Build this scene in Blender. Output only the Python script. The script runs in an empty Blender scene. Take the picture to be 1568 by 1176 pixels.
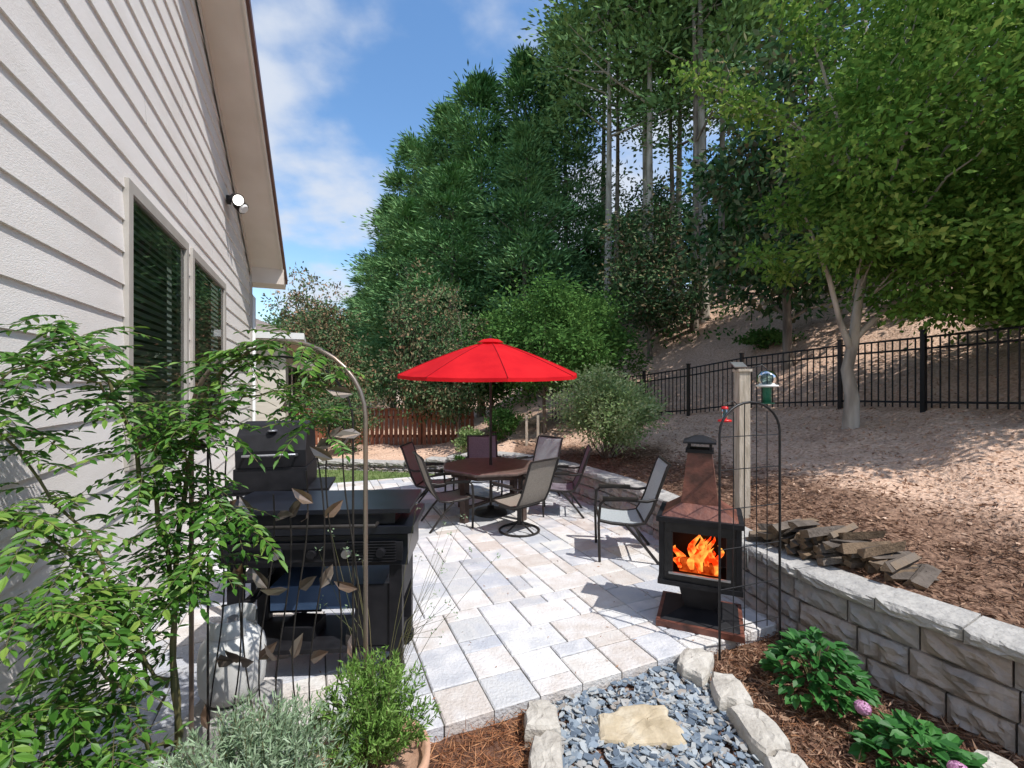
import bpy, math, random
import numpy as np
from mathutils import Vector, Matrix
random.seed(7); R=np.random.default_rng(7)
scene=bpy.context.scene

# ---------------------------------------------------------------- materials
def mk(name, cols, scale=5, rough=.8, island=0.0, bump=0.0, bscale=40, metal=0.0, spec=.3, trans=0.0, tcol=None, stretch=None, detail=3, coat=0):
    m=bpy.data.materials.new(name); m.use_nodes=True
    nt=m.node_tree; nt.nodes.clear(); N=nt.nodes.new; L=nt.links.new
    out=N('ShaderNodeOutputMaterial'); p=N('ShaderNodeBsdfPrincipled')
    p.inputs['Roughness'].default_value=rough; p.inputs['Metallic'].default_value=metal
    p.inputs['Specular IOR Level'].default_value=spec
    p.inputs['Coat Weight'].default_value=coat
    tc=N('ShaderNodeTexCoord'); mp=N('ShaderNodeMapping'); L(tc.outputs['Object'],mp.inputs[0])
    if stretch: mp.inputs['Scale'].default_value=stretch
    no=N('ShaderNodeTexNoise'); no.inputs['Scale'].default_value=scale; no.inputs['Detail'].default_value=detail
    L(mp.outputs[0],no.inputs['Vector'])
    mr=N('ShaderNodeMapRange'); mr.inputs[1].default_value=.3; mr.inputs[2].default_value=.7
    L(no.outputs['Fac'],mr.inputs[0]); fac=mr.outputs[0]
    if island>0:
        g=N('ShaderNodeNewGeometry'); mx=N('ShaderNodeMix'); mx.data_type='FLOAT'
        mx.inputs[0].default_value=island; L(fac,mx.inputs[2]); L(g.outputs['Random Per Island'],mx.inputs[3]); fac=mx.outputs[0]
    cr=N('ShaderNodeValToRGB'); e=cr.color_ramp.elements
    n=len(cols)
    if n==1: cols=[cols[0],cols[0]]; n=2
    e[0].position=0; e[0].color=(*cols[0],1); e[1].position=1; e[1].color=(*cols[-1],1)
    for i in range(1,n-1):
        q=e.new(i/(n-1)); q.color=(*cols[i],1)
    L(fac,cr.inputs[0]); L(cr.outputs[0],p.inputs['Base Color'])
    if bump>0:
        nb=N('ShaderNodeTexNoise'); nb.inputs['Scale'].default_value=bscale; nb.inputs['Detail'].default_value=5
        L(mp.outputs[0],nb.inputs['Vector'])
        b=N('ShaderNodeBump'); b.inputs['Strength'].default_value=bump; b.inputs['Distance'].default_value=.02
        L(nb.outputs['Fac'],b.inputs['Height']); L(b.outputs[0],p.inputs['Normal'])
    if trans>0:
        t=N('ShaderNodeBsdfTranslucent'); ms=N('ShaderNodeMixShader'); ms.inputs[0].default_value=trans
        if tcol: t.inputs[0].default_value=(*tcol,1)
        else: L(cr.outputs[0],t.inputs[0])
        L(p.outputs[0],ms.inputs[1]); L(t.outputs[0],ms.inputs[2]); L(ms.outputs[0],out.inputs[0])
    else: L(p.outputs[0],out.inputs[0])
    return m
def leafmat(name,cols,scale,island,trans):
    m=bpy.data.materials.new(name); m.use_nodes=True; nt=m.node_tree; nt.nodes.clear(); N=nt.nodes.new; L=nt.links.new
    out=N('ShaderNodeOutputMaterial'); tc=N('ShaderNodeTexCoord'); no=N('ShaderNodeTexNoise'); no.inputs['Scale'].default_value=scale; no.inputs['Detail'].default_value=1
    L(tc.outputs['Object'],no.inputs['Vector']); mr=N('ShaderNodeMapRange'); mr.inputs[1].default_value=.3; mr.inputs[2].default_value=.7; L(no.outputs['Fac'],mr.inputs[0])
    g=N('ShaderNodeNewGeometry'); mx=N('ShaderNodeMix'); mx.data_type='FLOAT'; mx.inputs[0].default_value=island; L(mr.outputs[0],mx.inputs[2]); L(g.outputs['Random Per Island'],mx.inputs[3])
    oi=N('ShaderNodeObjectInfo'); m2=N('ShaderNodeMath'); m2.operation='MULTIPLY_ADD'; m2.inputs[1].default_value=.25; L(oi.outputs['Random'],m2.inputs[0]); 
    m3=N('ShaderNodeMath'); m3.operation='SUBTRACT'; m3.inputs[1].default_value=.12; L(mx.outputs[0],m3.inputs[0]); L(m3.outputs[0],m2.inputs[2])
    cr=N('ShaderNodeValToRGB'); e=cr.color_ramp.elements; n=len(cols); e[0].color=(*cols[0],1); e[1].color=(*cols[-1],1)
    for i in range(1,n-1): q=e.new(i/(n-1)); q.color=(*cols[i],1)
    L(m2.outputs[0],cr.inputs[0]); d=N('ShaderNodeBsdfDiffuse'); L(cr.outputs[0],d.inputs[0]); last=d.outputs[0]
    if trans>0:
        t=N('ShaderNodeBsdfTranslucent'); L(cr.outputs[0],t.inputs[0]); ms=N('ShaderNodeMixShader'); ms.inputs[0].default_value=trans; L(last,ms.inputs[1]); L(t.outputs[0],ms.inputs[2]); last=ms.outputs[0]
    L(last,out.inputs[0]); return m
M_pine=leafmat('pine_needles',[(.055,.125,.05),(.115,.235,.09),(.235,.385,.16)],.4,.5,0)
M_tall=leafmat('tall_needles',[(.08,.15,.06),(.16,.27,.10),(.29,.41,.17)],.4,.5,0)
M_leafB=leafmat('bright_leaf',[(.05,.12,.02),(.10,.21,.04),(.17,.30,.06),(.32,.40,.10)],.7,.6,.3)
M_leafM=leafmat('mid_leaf',[(.04,.10,.025),(.08,.175,.045),(.15,.27,.07)],.6,.5,.2)
M_mag=leafmat('magnolia_leaf',[(.03,.075,.035),(.06,.125,.05),(.11,.18,.08),(.16,.15,.085),(.34,.20,.12)],.8,.75,0)
M_under=leafmat('understory_leaf',[(.035,.085,.035),(.075,.155,.06),(.14,.23,.09)],.4,.5,0)
M_bush=leafmat('shrub_leaf',[(.14,.22,.08),(.27,.38,.15),(.50,.56,.32)],2,.6,.25)
M_vine=mk('vine_leaf',[(.02,.08,.012),(.055,.16,.02),(.11,.25,.035),(.26,.36,.07)],2,.45,.7,trans=.3,spec=.35)
M_silver=leafmat('silver_leaf',[(.16,.25,.14),(.27,.37,.23),(.46,.54,.40)],8,.7,.2)
M_herb=leafmat('herb_leaf',[(.09,.18,.03),(.17,.31,.07),(.34,.48,.16)],6,.7,.25)
M_hyd=mk('hydrangea_leaf',[(.02,.09,.02),(.04,.16,.03),(.08,.23,.05)],4,.5,.6,trans=.2,spec=.3)
M_pink=mk('pink_petal',[(.55,.25,.45),(.8,.5,.68)],20,.6,.7,trans=.2)
M_bark=mk('bark',[(.10,.075,.06),(.22,.18,.14),(.33,.28,.23)],6,.9,bump=.8,bscale=25,stretch=(1,1,.25))
M_barkL=mk('pale_bark',[(.22,.185,.15),(.40,.35,.29),(.54,.48,.42)],5,.9,bump=.7,bscale=25,stretch=(1,1,.25))
M_stem=mk('green_stem',[(.07,.09,.03),(.16,.13,.06)],8,.7)
M_siding=mk('painted_siding',[(.76,.715,.67),(.83,.79,.75),(.87,.835,.80)],1.2,.5,.25,bump=.25,bscale=60,stretch=(1,1,4))
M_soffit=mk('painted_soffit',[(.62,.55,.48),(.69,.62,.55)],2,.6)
M_trim=mk('window_trim',[(.38,.35,.31),(.46,.43,.39)],3,.5)
M_fascia=mk('brown_fascia',[(.12,.06,.045),(.18,.09,.07)],3,.4)
M_shingle=mk('roof_shingle',[(.14,.11,.10),(.25,.21,.19)],12,.9,.5,bump=.5)
M_blind=mk('window_blind',[(.20,.30,.245),(.28,.38,.32)],6,.5)
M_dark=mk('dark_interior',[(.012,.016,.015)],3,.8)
M_paver=mk('paver_stone',[(.32,.34,.38),(.52,.52,.52),(.42,.44,.49),(.65,.64,.62),(.51,.46,.42),(.67,.66,.66),(.44,.45,.48),(.60,.56,.52)],5,.85,.85,bump=.6,bscale=45,detail=6)
M_joint=mk('paver_joint',[(.09,.085,.075),(.16,.15,.13)],30,.95)
M_wall=mk('split_block',[(.19,.185,.185),(.36,.31,.28),(.29,.29,.30),(.46,.40,.36)],6,.95,.5,bump=1.0,bscale=18,detail=8)
M_cap=mk('wall_cap',[(.29,.28,.27),(.41,.395,.37),(.52,.50,.47)],9,.95,.4,bump=1,bscale=26,detail=8)
M_edge=mk('edging_stone',[(.33,.30,.26),(.46,.43,.38),(.56,.53,.48)],9,.9,.3,bump=1,bscale=22,detail=8)
M_step=mk('stepping_stone',[(.36,.29,.19),(.48,.40,.28),(.58,.52,.41)],6,.85,bump=1,bscale=14,detail=6)
M_slate=mk('slate_chip',[(.06,.08,.11),(.14,.18,.23),(.24,.29,.34),(.40,.42,.42),(.22,.17,.13)],12,.6,.9,bump=.3)
M_mulch=mk('mulch',[(.05,.026,.018),(.14,.07,.045),(.22,.12,.08)],28,.95,bump=1,bscale=70,detail=6)
M_straw=leafmat('pine_straw',[(.14,.055,.028),(.29,.125,.062),(.48,.25,.13)],8,.85,0)
M_strawD=leafmat('dark_straw',[(.08,.045,.03),(.19,.11,.075),(.38,.25,.17)],4,.85,0)
M_clod=leafmat('soil_clod',[(.24,.145,.10),(.46,.30,.205),(.70,.52,.40)],4,.8,0)
M_iron=mk('black_iron',[(.008,.008,.009),(.02,.02,.022)],20,.45,spec=.4)
M_fence=mk('fence_black',[(.008,.008,.009)],20,.4,spec=.4)
M_grill=mk('grill_enamel',[(.006,.007,.011),(.012,.015,.024)],5,.3,spec=.5)
M_grillM=mk('grill_matte',[(.006,.006,.008),(.015,.015,.018)],9,.55,spec=.3)
M_steel=mk('brushed_steel',[(.35,.36,.38),(.5,.5,.52)],9,.35,metal=.9)
M_cover=mk('blue_panel',[(.03,.06,.12),(.06,.10,.18)],6,.4)
M_tank=mk('tank_paint',[(.52,.52,.50),(.66,.66,.64)],5,.45,bump=.1)
M_conc=mk('concrete',[(.3,.29,.28),(.42,.41,.39)],9,.9,bump=.6)
M_frame=mk('chair_frame',[(.016,.014,.013),(.035,.031,.028)],9,.4)
M_sling=mk('sling_fabric',[(.21,.185,.155),(.28,.25,.215)],60,.8,bump=.3,bscale=300)
M_slingG=mk('pale_sling_fabric',[(.38,.42,.43),(.46,.50,.51)],60,.8,trans=.2,bump=.3,bscale=300)
M_slingP=mk('purple_grey_fabric',[(.15,.135,.16),(.22,.20,.23)],60,.8,bump=.3,bscale=300)
M_table=mk('table_top',[(.09,.06,.055),(.17,.13,.11)],14,.35,bump=.1,spec=.5)
M_tleg=mk('table_leg',[(.05,.032,.026),(.09,.06,.05)],14,.45)
M_red=mk('red_canvas',[(.56,.010,.018),(.72,.018,.024)],3,.8,trans=.3,tcol=(.9,.02,.03),bump=.3,bscale=12,spec=.1)
M_redS=mk('red_seam',[(.30,.006,.012)],9,.8,spec=.1)
M_cop=mk('rusted_steel',[(.05,.02,.014),(.14,.05,.035),(.24,.09,.058)],7,.45,bump=.2,spec=.5)
M_wood=mk('weathered_wood',[(.36,.31,.24),(.50,.43,.34),(.6,.53,.44)],6,.85,bump=.5,stretch=(6,6,.8))
M_log=mk('firewood_bark',[(.05,.04,.032),(.11,.09,.075),(.18,.15,.125)],9,.95,.4,bump=1,bscale=30)
M_logE=mk('firewood_split',[(.10,.07,.045),(.20,.14,.09),(.14,.125,.11)],9,.9,.6,bump=.6)
M_redwood=mk('red_fence_wood',[(.20,.075,.045),(.33,.14,.08)],6,.8,.5)
M_terra=mk('terracotta',[(.45,.26,.17),(.6,.38,.27)],7,.8,bump=.2)
M_bronze=mk('bronze_leaf',[(.10,.08,.06),(.26,.22,.19),(.34,.20,.12)],6,.35,.6,metal=.7)
M_grass=mk('lawn',[(.07,.12,.03),(.13,.19,.06),(.2,.24,.09)],7,.9,bump=.6,bscale=90)
M_white=mk('white_enamel',[(.75,.75,.73)],5,.4)
M_redp=mk('red_plastic',[(.55,.02,.02)],5,.3)
M_greenp=mk('feeder_green',[(.03,.16,.10)],5,.3)
M_hwall=mk('house_far_wall',[(.58,.53,.46),(.66,.61,.54)],2,.7,stretch=(1,1,8))

def simple_glass(name,col,rough=.03,ior=1.5):
    m=bpy.data.materials.new(name); m.use_nodes=True; nt=m.node_tree; nt.nodes.clear(); N=nt.nodes.new
    o=N('ShaderNodeOutputMaterial'); t=N('ShaderNodeBsdfTransparent'); t.inputs[0].default_value=(*col,1)
    g=N('ShaderNodeBsdfGlossy'); g.inputs['Roughness'].default_value=rough
    f=N('ShaderNodeFresnel'); f.inputs[0].default_value=ior; mx=N('ShaderNodeMixShader')
    nt.links.new(f.outputs[0],mx.inputs[0]); nt.links.new(t.outputs[0],mx.inputs[1]); nt.links.new(g.outputs[0],mx.inputs[2]); nt.links.new(mx.outputs[0],o.inputs[0]); return m
M_glass=simple_glass('window_glass',(.85,.9,.88),.02,1.6)
M_fglass=simple_glass('feeder_glass',(.6,.85,.9))
def emis(name,c1,c2,st):
    m=bpy.data.materials.new(name); m.use_nodes=True; nt=m.node_tree; nt.nodes.clear(); N=nt.nodes.new
    o=N('ShaderNodeOutputMaterial'); e=N('ShaderNodeEmission'); e.inputs[1].default_value=st
    tc=N('ShaderNodeTexCoord'); n=N('ShaderNodeTexNoise'); n.inputs['Scale'].default_value=14
    r=N('ShaderNodeValToRGB'); r.color_ramp.elements[0].position=.38; r.color_ramp.elements[1].position=.66
    r.color_ramp.elements[0].color=(*c1,1); r.color_ramp.elements[1].color=(*c2,1)
    nt.links.new(tc.outputs['Object'],n.inputs[0]); nt.links.new(n.outputs[0],r.inputs[0]); nt.links.new(r.outputs[0],e.inputs[0]); nt.links.new(e.outputs[0],o.inputs[0]); return m
M_fire=emis('flame',(1,.035,.003),(1,.45,.07),1.5)
M_ember=emis('ember',(.3,.01,0),(1,.15,.02),.8)
M_bulb=emis('bulb_glint',(1,.97,.9),(1,.97,.9),2.5)  # emission stands in for daylight reflected off the white bulb

# ---------------------------------------------------------------- mesh builder
class MB:
    def __init__(s): s.v=[];s.f=[];s.mi=[];s.sm=[];s.n=0;s.mats=[]
    def mat(s,m):
        if m not in s.mats: s.mats.append(m)
        return s.mats.index(m)
    def add(s,v,f,m,smooth=False):
        v=np.asarray(v,float).reshape(-1,3); i=s.mat(m)
        s.v.append(v)
        if isinstance(f,np.ndarray): fl=(f+s.n).tolist()
        else: fl=[[a+s.n for a in q] for q in f]
        s.f+=fl; s.mi+=[i]*len(fl); s.sm+=[smooth]*len(fl); s.n+=len(v)
    def xf(s,mat4,start=0):
        a=np.array(mat4)
        for k in range(start,len(s.v)):
            s.v[k]=s.v[k]@a[:3,:3].T+a[:3,3]
    def obj(s,name,loc=(0,0,0),rotz=0,parent=None,bevel=0):
        me=bpy.data.meshes.new(name); me.from_pydata(np.concatenate(s.v).tolist(),[],s.f)
        for m in s.mats: me.materials.append(m)
        me.polygons.foreach_set('material_index',s.mi); me.polygons.foreach_set('use_smooth',s.sm); me.update()
        o=bpy.data.objects.new(name,me); scene.collection.objects.link(o); o.location=loc; o.rotation_euler=(0,0,rotz)
        if parent: o.parent=parent
        if bevel:
            b=o.modifiers.new('bevel','BEVEL'); b.width=bevel; b.segments=2; b.limit_method='ANGLE'; b.angle_limit=math.radians(40)
        return o
def box(B,c,sz,m,rz=0,rx=0,ry=0):
    x,y,z=[a/2 for a in sz]
    v=np.array([(-x,-y,-z),(x,-y,-z),(x,y,-z),(-x,y,-z),(-x,-y,z),(x,-y,z),(x,y,z),(-x,y,z)])
    r=np.array(Matrix.Rotation(rz,3,'Z')@Matrix.Rotation(ry,3,'Y')@Matrix.Rotation(rx,3,'X'))
    B.add(v@r.T+np.array(c),[(0,3,2,1),(4,5,6,7),(0,1,5,4),(1,2,6,5),(2,3,7,6),(3,0,4,7)],m)
def tube(B,pts,r,m,n=6,caps=True):
    pts=[Vector(p) for p in pts]; k=len(pts)
    rr=r if hasattr(r,'__len__') else [r]*k
    vs=[];prev=None
    for i,p in enumerate(pts):
        d=(pts[min(i+1,k-1)]-pts[max(i-1,0)]); d.normalize()
        a=prev if prev is not None else (Vector((0,0,1)) if abs(d.z)<.9 else Vector((1,0,0)))
        u=(a-d*a.dot(d)); u.normalize(); prev=u; w=d.cross(u)
        for j in range(n):
            t=2*math.pi*j/n; vs.append(p+(u*math.cos(t)+w*math.sin(t))*rr[i])
    f=[(i*n+j,i*n+(j+1)%n,(i+1)*n+(j+1)%n,(i+1)*n+j) for i in range(k-1) for j in range(n)]
    B.add([tuple(v) for v in vs],f,m,True)
    if caps:
        B.add([tuple(v) for v in vs[:n]],[tuple(range(n))[::-1]],m); B.add([tuple(v) for v in vs[-n:]],[tuple(range(n))],m)
def lathe(B,prof,m,n=24,c=(0,0,0),smooth=True,rot=0):
    v=[];k=len(prof)
    for r,z in prof:
        for j in range(n):
            t=2*math.pi*j/n+rot; v.append((c[0]+r*math.cos(t),c[1]+r*math.sin(t),c[2]+z))
    f=[(i*n+j,i*n+(j+1)%n,(i+1)*n+(j+1)%n,(i+1)*n+j) for i in range(k-1) for j in range(n)]
    B.add(v,f,m,smooth)
def nrm(a): return a/np.maximum(np.linalg.norm(a,axis=1,keepdims=True),1e-6)
def leaves(B,c,d,L,W,m,up=0.0):
    n=len(c); d=nrm(d); rnd=R.normal(size=(n,3))
    s=nrm(np.cross(d,rnd+np.array([0,0,up])))
    L=L*R.uniform(.6,1.3,(n,1)); W=W*R.uniform(.7,1.2,(n,1))
    v=np.stack([c,c+d*L*.45+s*W/2,c+d*L,c+d*L*.45-s*W/2],1).reshape(-1,3)
    B.add(v,np.arange(4*n).reshape(-1,4),m)
def leaf2(B,c,d,nv,L,W,m):
    d=nrm(d); s=nrm(np.cross(d,nv)); nn=nrm(np.cross(s,d)); n=len(c)
    L=np.ones((n,1))*L; W=np.ones((n,1))*W
    v=np.stack([c,c+d*L*.3+s*W*.48+nn*W*.15,c+d*L*.68+s*W*.38+nn*W*.12,c+d*L-nn*L*.08,c+d*L*.68-s*W*.38+nn*W*.12,c+d*L*.3-s*W*.48+nn*W*.15],1).reshape(-1,3)
    b=np.arange(n)[:,None]*6
    f=np.concatenate([b+np.array([[0,1,2,3]]),b+np.array([[0,3,4,5]])],0)
    B.add(v,f,m)

# ---------------------------------------------------------------- terrain
ctrl=[(5.5,-2),(4,.6),(3.35,1.75),(2.85,2.55),(2.35,3.45),(2.17,4.1),(2.08,5),(1.92,5.9),(1.7,6.7),(1.3,7.7),(.7,8.7),(-.1,9.6),(-1.3,10.3),(-3,10.8),(-6,11.2),(-14,12),(-40,14)]
cv=[Vector(p) for p in ctrl]
for _ in range(2):
    q=[cv[0]]
    for a,b in zip(cv[:-1],cv[1:]): q+=[a*.75+b*.25,a*.25+b*.75]
    q.append(cv[-1]); cv=q
C=np.array([tuple(p) for p in cv])
def sdist(x,y):
    P=np.stack([np.ravel(x),np.ravel(y)],1).astype(float); best=np.full(len(P),1e9); sg=np.zeros(len(P))
    for a,b in zip(C[:-1],C[1:]):
        ab=b-a; t=np.clip(((P-a)@ab)/(ab@ab),0,1); q=P-(a+t[:,None]*ab); dd=np.hypot(q[:,0],q[:,1])
        cr=-(ab[0]*q[:,1]-ab[1]*q[:,0]); u=dd<best-1e-9; best[u]=dd[u]; sg[u]=np.sign(cr[u])
    return best*sg
def ss(t): t=np.clip(t,0,1); return t*t*(3-2*t)
def z0f(x): return .1+.37*ss((x+2.5)/2.5)
def hz(x,y):
    x=np.atleast_1d(np.asarray(x,float)).ravel(); y=np.atleast_1d(np.asarray(y,float)).ravel(); s=np.maximum(sdist(x,y),0)
    a=ss((x+2)/10)
    z=z0f(x)+a*(.24*np.minimum(s,5)+.52*np.clip(s-5,0,9)+.1*np.clip(s-14,0,50))
    k=np.clip(s-.3,0,1)
    z+=k*(.035*np.sin(x*2.1+y*1.3)+.03*np.sin(x*3.3-y*2.2+1)+.02*np.sin(x*5.1-y*3.7)+.014*np.sin(x*8.3+y*6.9+2*np.sin(y*2)))
    return z
def H(x,y): return float(hz(x,y)[0])

xs=np.concatenate([np.linspace(-90,-9,28)[:-1],np.arange(-9,10,.1),np.linspace(10,120,56)])
ys=np.concatenate([np.linspace(-30,-2,12)[:-1],np.arange(-2,16,.1),np.linspace(16,150,60)])
X,Y=np.meshgrid(xs,ys); S=sdist(X,Y); Z=hz(X,Y)+R.normal(0,.009,X.size)
ok=(S>.06).reshape(X.shape); nx=len(xs)
I=np.arange(X.size).reshape(X.shape)
cell=ok[:-1,:-1]&ok[1:,:-1]&ok[:-1,1:]&ok[1:,1:]
F=np.stack([I[:-1,:-1][cell],I[:-1,1:][cell],I[1:,1:][cell],I[1:,:-1][cell]],1)
ms=bpy.data.materials.new('hillside_soil'); ms.use_nodes=True; nt=ms.node_tree; N=nt.nodes.new; Lk=nt.links.new
p=nt.nodes['Principled BSDF']; p.inputs['Roughness'].default_value=.95; p.inputs['Specular IOR Level'].default_value=.1
at=N('ShaderNodeAttribute'); at.attribute_name='soil'
n1=N('ShaderNodeTexNoise'); n1.inputs['Scale'].default_value=.9; n1.inputs['Detail'].default_value=8; n1.inputs['Roughness'].default_value=.65
n2=N('ShaderNodeTexNoise'); n2.inputs['Scale'].default_value=22; n2.inputs['Detail'].default_value=6
tc=N('ShaderNodeTexCoord'); Lk(tc.outputs['Object'],n1.inputs[0]); Lk(tc.outputs['Object'],n2.inputs[0])
ad=N('ShaderNodeMath'); ad.operation='ADD'; Lk(at.outputs['Fac'],ad.inputs[0]); Lk(n1.outputs[0],ad.inputs[1])
mr=N('ShaderNodeMapRange'); mr.inputs[1].default_value=.86; mr.inputs[2].default_value=1.08; Lk(ad.outputs[0],mr.inputs[0])
r1=N('ShaderNodeValToRGB'); r1.color_ramp.elements[0].color=(.12,.068,.047,1); r1.color_ramp.elements[1].color=(.36,.225,.155,1); r1.color_ramp.elements[0].position=.3; r1.color_ramp.elements[1].position=.7
r2=N('ShaderNodeValToRGB'); r2.color_ramp.elements[0].color=(.48,.30,.205,1); r2.color_ramp.elements[1].color=(.74,.53,.40,1); r2.color_ramp.elements[0].position=.3; r2.color_ramp.elements[1].position=.65
Lk(n2.outputs[0],r1.inputs[0]); Lk(n2.outputs[0],r2.inputs[0])
mx=N('ShaderNodeMix'); mx.data_type='RGBA'; Lk(mr.outputs[0],mx.inputs[0]); Lk(r1.outputs[0],mx.inputs[6]); Lk(r2.outputs[0],mx.inputs[7]); Lk(mx.outputs[2],p.inputs['Base Color'])
bp=N('ShaderNodeBump'); bp.inputs['Strength'].default_value=1; bp.inputs['Distance'].default_value=.05; Lk(n2.outputs[0],bp.inputs['Height']); Lk(bp.outputs[0],p.inputs['Normal'])
B=MB(); B.add(np.stack([X.ravel(),Y.ravel(),Z],1),F,ms,True); hill=B.obj('hillside')
soil=.22+.43*ss((S-1.0)/1.6)-.15*ss((S-13)/8)*ss((X.ravel()-0)/5)
soil=np.where(X.ravel()<0,.65,soil)
a=hill.data.attributes.new('soil','FLOAT','POINT'); a.data.foreach_set('value',soil.astype(np.float32))
B=MB(); B.add([(-500,-500,-.12),(500,-500,-.12),(500,900,-.12),(-500,900,-.12)],[(0,1,2,3)],M_grass); B.obj('ground')
g=np.linspace(0,1,60); gx,gy=np.meshgrid(-3.2+8*g,-1+5.6*g)
B=MB(); B.add(np.stack([gx.ravel(),gy.ravel(),-.09+R.normal(0,.008,gx.size)],1),np.array([(i*60+j,i*60+j+1,(i+1)*60+j+1,(i+1)*60+j) for i in range(59) for j in range(59)]),M_mulch,True); B.obj('mulch_bed')
dv=np.array([-.394,.919]); de=np.array([.919,.394])

# ---------------------------------------------------------------- patio pavers
B=MB(); U=.158; nu,nv=62,46; u0=-5.0; v0=2.61
occ=np.zeros((nv,nu),bool)
szs=[(2,2),(2,2),(2,2),(3,2),(3,2),(2,3),(2,1),(1,2),(2,2),(2,1)]
for j in range(nv):
    for i in range(nu):
        if occ[j,i]: continue
        random.shuffle(szs)
        for a_,b_ in szs+[(1,1)]:
            if i+a_<=nu and j+b_<=nv and not occ[j:j+b_,i:i+a_].any(): break
        occ[j:j+b_,i:i+a_]=True
        g=.0045; ua,ub=u0+i*U+g,u0+(i+a_)*U-g; va,vb=v0+j*U+g,v0+(j+b_)*U-g
        cx,cy=de*(ua+ub)/2+dv*(va+vb)/2
        if sdist(cx,cy)[0]>.35: continue
        c=.008
        pts=[(ua,va),(ub,va),(ub,vb),(ua,vb)]
        pin=[(ua+c,va+c),(ub-c,va+c),(ub-c,vb-c),(ua+c,vb-c)]
        dz=random.uniform(-.002,.002)
        w=lambda q,z:(de[0]*q[0]+dv[0]*q[1],de[1]*q[0]+dv[1]*q[1],z)
        v=[w((q[0]+random.uniform(-.002,.002),q[1]+random.uniform(-.002,.002)),-.09) for q in pts]
        v+=[(x,y,-.007+dz) for x,y,_ in v]
        v+=[w((q[0]+random.uniform(-.002,.002),q[1]+random.uniform(-.002,.002)),dz+random.uniform(-.001,.001)) for q in pin]
        B.add(v,[(8,9,10,11)]+[(k,(k+1)%4,4+(k+1)%4,4+k) for k in range(4)]+[(4+k,4+(k+1)%4,8+(k+1)%4,8+k) for k in range(4)],M_paver)
q=[(u0,v0+.01),(u0+nu*U,v0+.01),(u0+nu*U,v0+nv*U),(u0,v0+nv*U)]
B.add([(de[0]*a+dv[0]*b,de[1]*a+dv[1]*b,-.013) for a,b in q],[(0,1,2,3)],M_joint)
B.obj('stone_patio')
B=MB(); B.add([(-8,7,-.06),(-2,9,-.06),(1.0,9.6,-.06),(-1.3,10.5,-.06),(-4,11.2,-.06),(-14,12,-.06),(-14,7,-.06)],[tuple(range(7))],M_grass)
n=9000; c=np.stack([R.uniform(-7,.5,n),R.uniform(8.5,11.2,n),np.full(n,-.06)],1); c=c[(sdist(c[:,0],c[:,1])<-.1)&((c[:,:2]@dv)>9.9)]
leaves(B,c,np.array([0,0,1])+R.normal(0,.4,(len(c),3)),.07,.012,M_grass); B.obj('lawn')

# ---------------------------------------------------------------- retaining wall
seg=np.hypot(*np.diff(C,axis=0).T); cum=np.concatenate([[0],np.cumsum(seg)])
def cp(s):
    return np.array([np.interp(s,cum,C[:,0]),np.interp(s,cum,C[:,1])])
def cn(s):
    d=cp(s+.08)-cp(s-.08); d/=np.hypot(*d); return np.array([d[1],-d[0]])
B=MB()
def block(s0,s1,za,zb,off,th,m,rough):
    ns,nz=9,5; v=[]; ph=random.uniform(0,6); tilt=random.uniform(-.012,.012)
    for k in range(ns+1):
        s=s0+(s1-s0)*k/ns; p_=cp(s); n_=cn(s)
        for l in range(nz+1):
            z=za+(zb-za)*l/nz
            edge=(k in(0,ns)) or (l in(0,nz))
            d=off+(0.014 if edge else -random.uniform(.1*rough,rough)-.4*rough*math.sin(k*1.1+ph)*math.sin(l+ph))+tilt*(k/ns-.5)
            v.append((p_[0]+n_[0]*d,p_[1]+n_[1]*d,z+(random.uniform(-.004,.004) if edge else random.uniform(-.008,.008))))
    f=[(k*(nz+1)+l,k*(nz+1)+l+1,(k+1)*(nz+1)+l+1,(k+1)*(nz+1)+l) for k in range(ns) for l in range(nz)]
    o=len(v); 
    for k in range(ns+1):
        s=s0+(s1-s0)*k/ns; p_=cp(s); n_=cn(s)
        for z in(za,zb): v.append((p_[0]+n_[0]*(off+th),p_[1]+n_[1]*(off+th),z))
    for k in range(ns):
        f.append((k*(nz+1)+nz,o+2*k+1,o+2*k+3,(k+1)*(nz+1)+nz)); f.append((o+2*k,k*(nz+1),(k+1)*(nz+1),o+2*k+2)); f.append((o+2*k+1,o+2*k,o+2*k+2,o+2*k+3))
    f.append(tuple(range(nz+1))[::-1]+(o,o+1)); e=ns*(nz+1); f.append(tuple(range(e,e+nz+1))+(o+2*ns+1,o+2*ns))
    B.add(v,f,m)
smax=cum[-1]-26
for row in range(3):
    s=1.0+row*.17
    while s<smax:
        ln=random.choice([.3,.42,.42,.5]); zt=z0f(cp(s)[0])-.03; h=(zt+.09)/3
        block(s+.005,s+ln-.005,-.09+h*row+.003,-.09+h*(row+1)-.003,.02*row-.03,.26,M_wall,.04); s+=ln
s=1.0
while s<smax:
    ln=random.choice([.35,.45,.55]); zt=z0f(cp(s)[0])-.03
    block(s+.004,s+ln-.004,zt,zt+.085+random.uniform(-.006,.006),-.03,.33,M_cap,.018); s+=ln
B.obj('retaining_wall')

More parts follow.
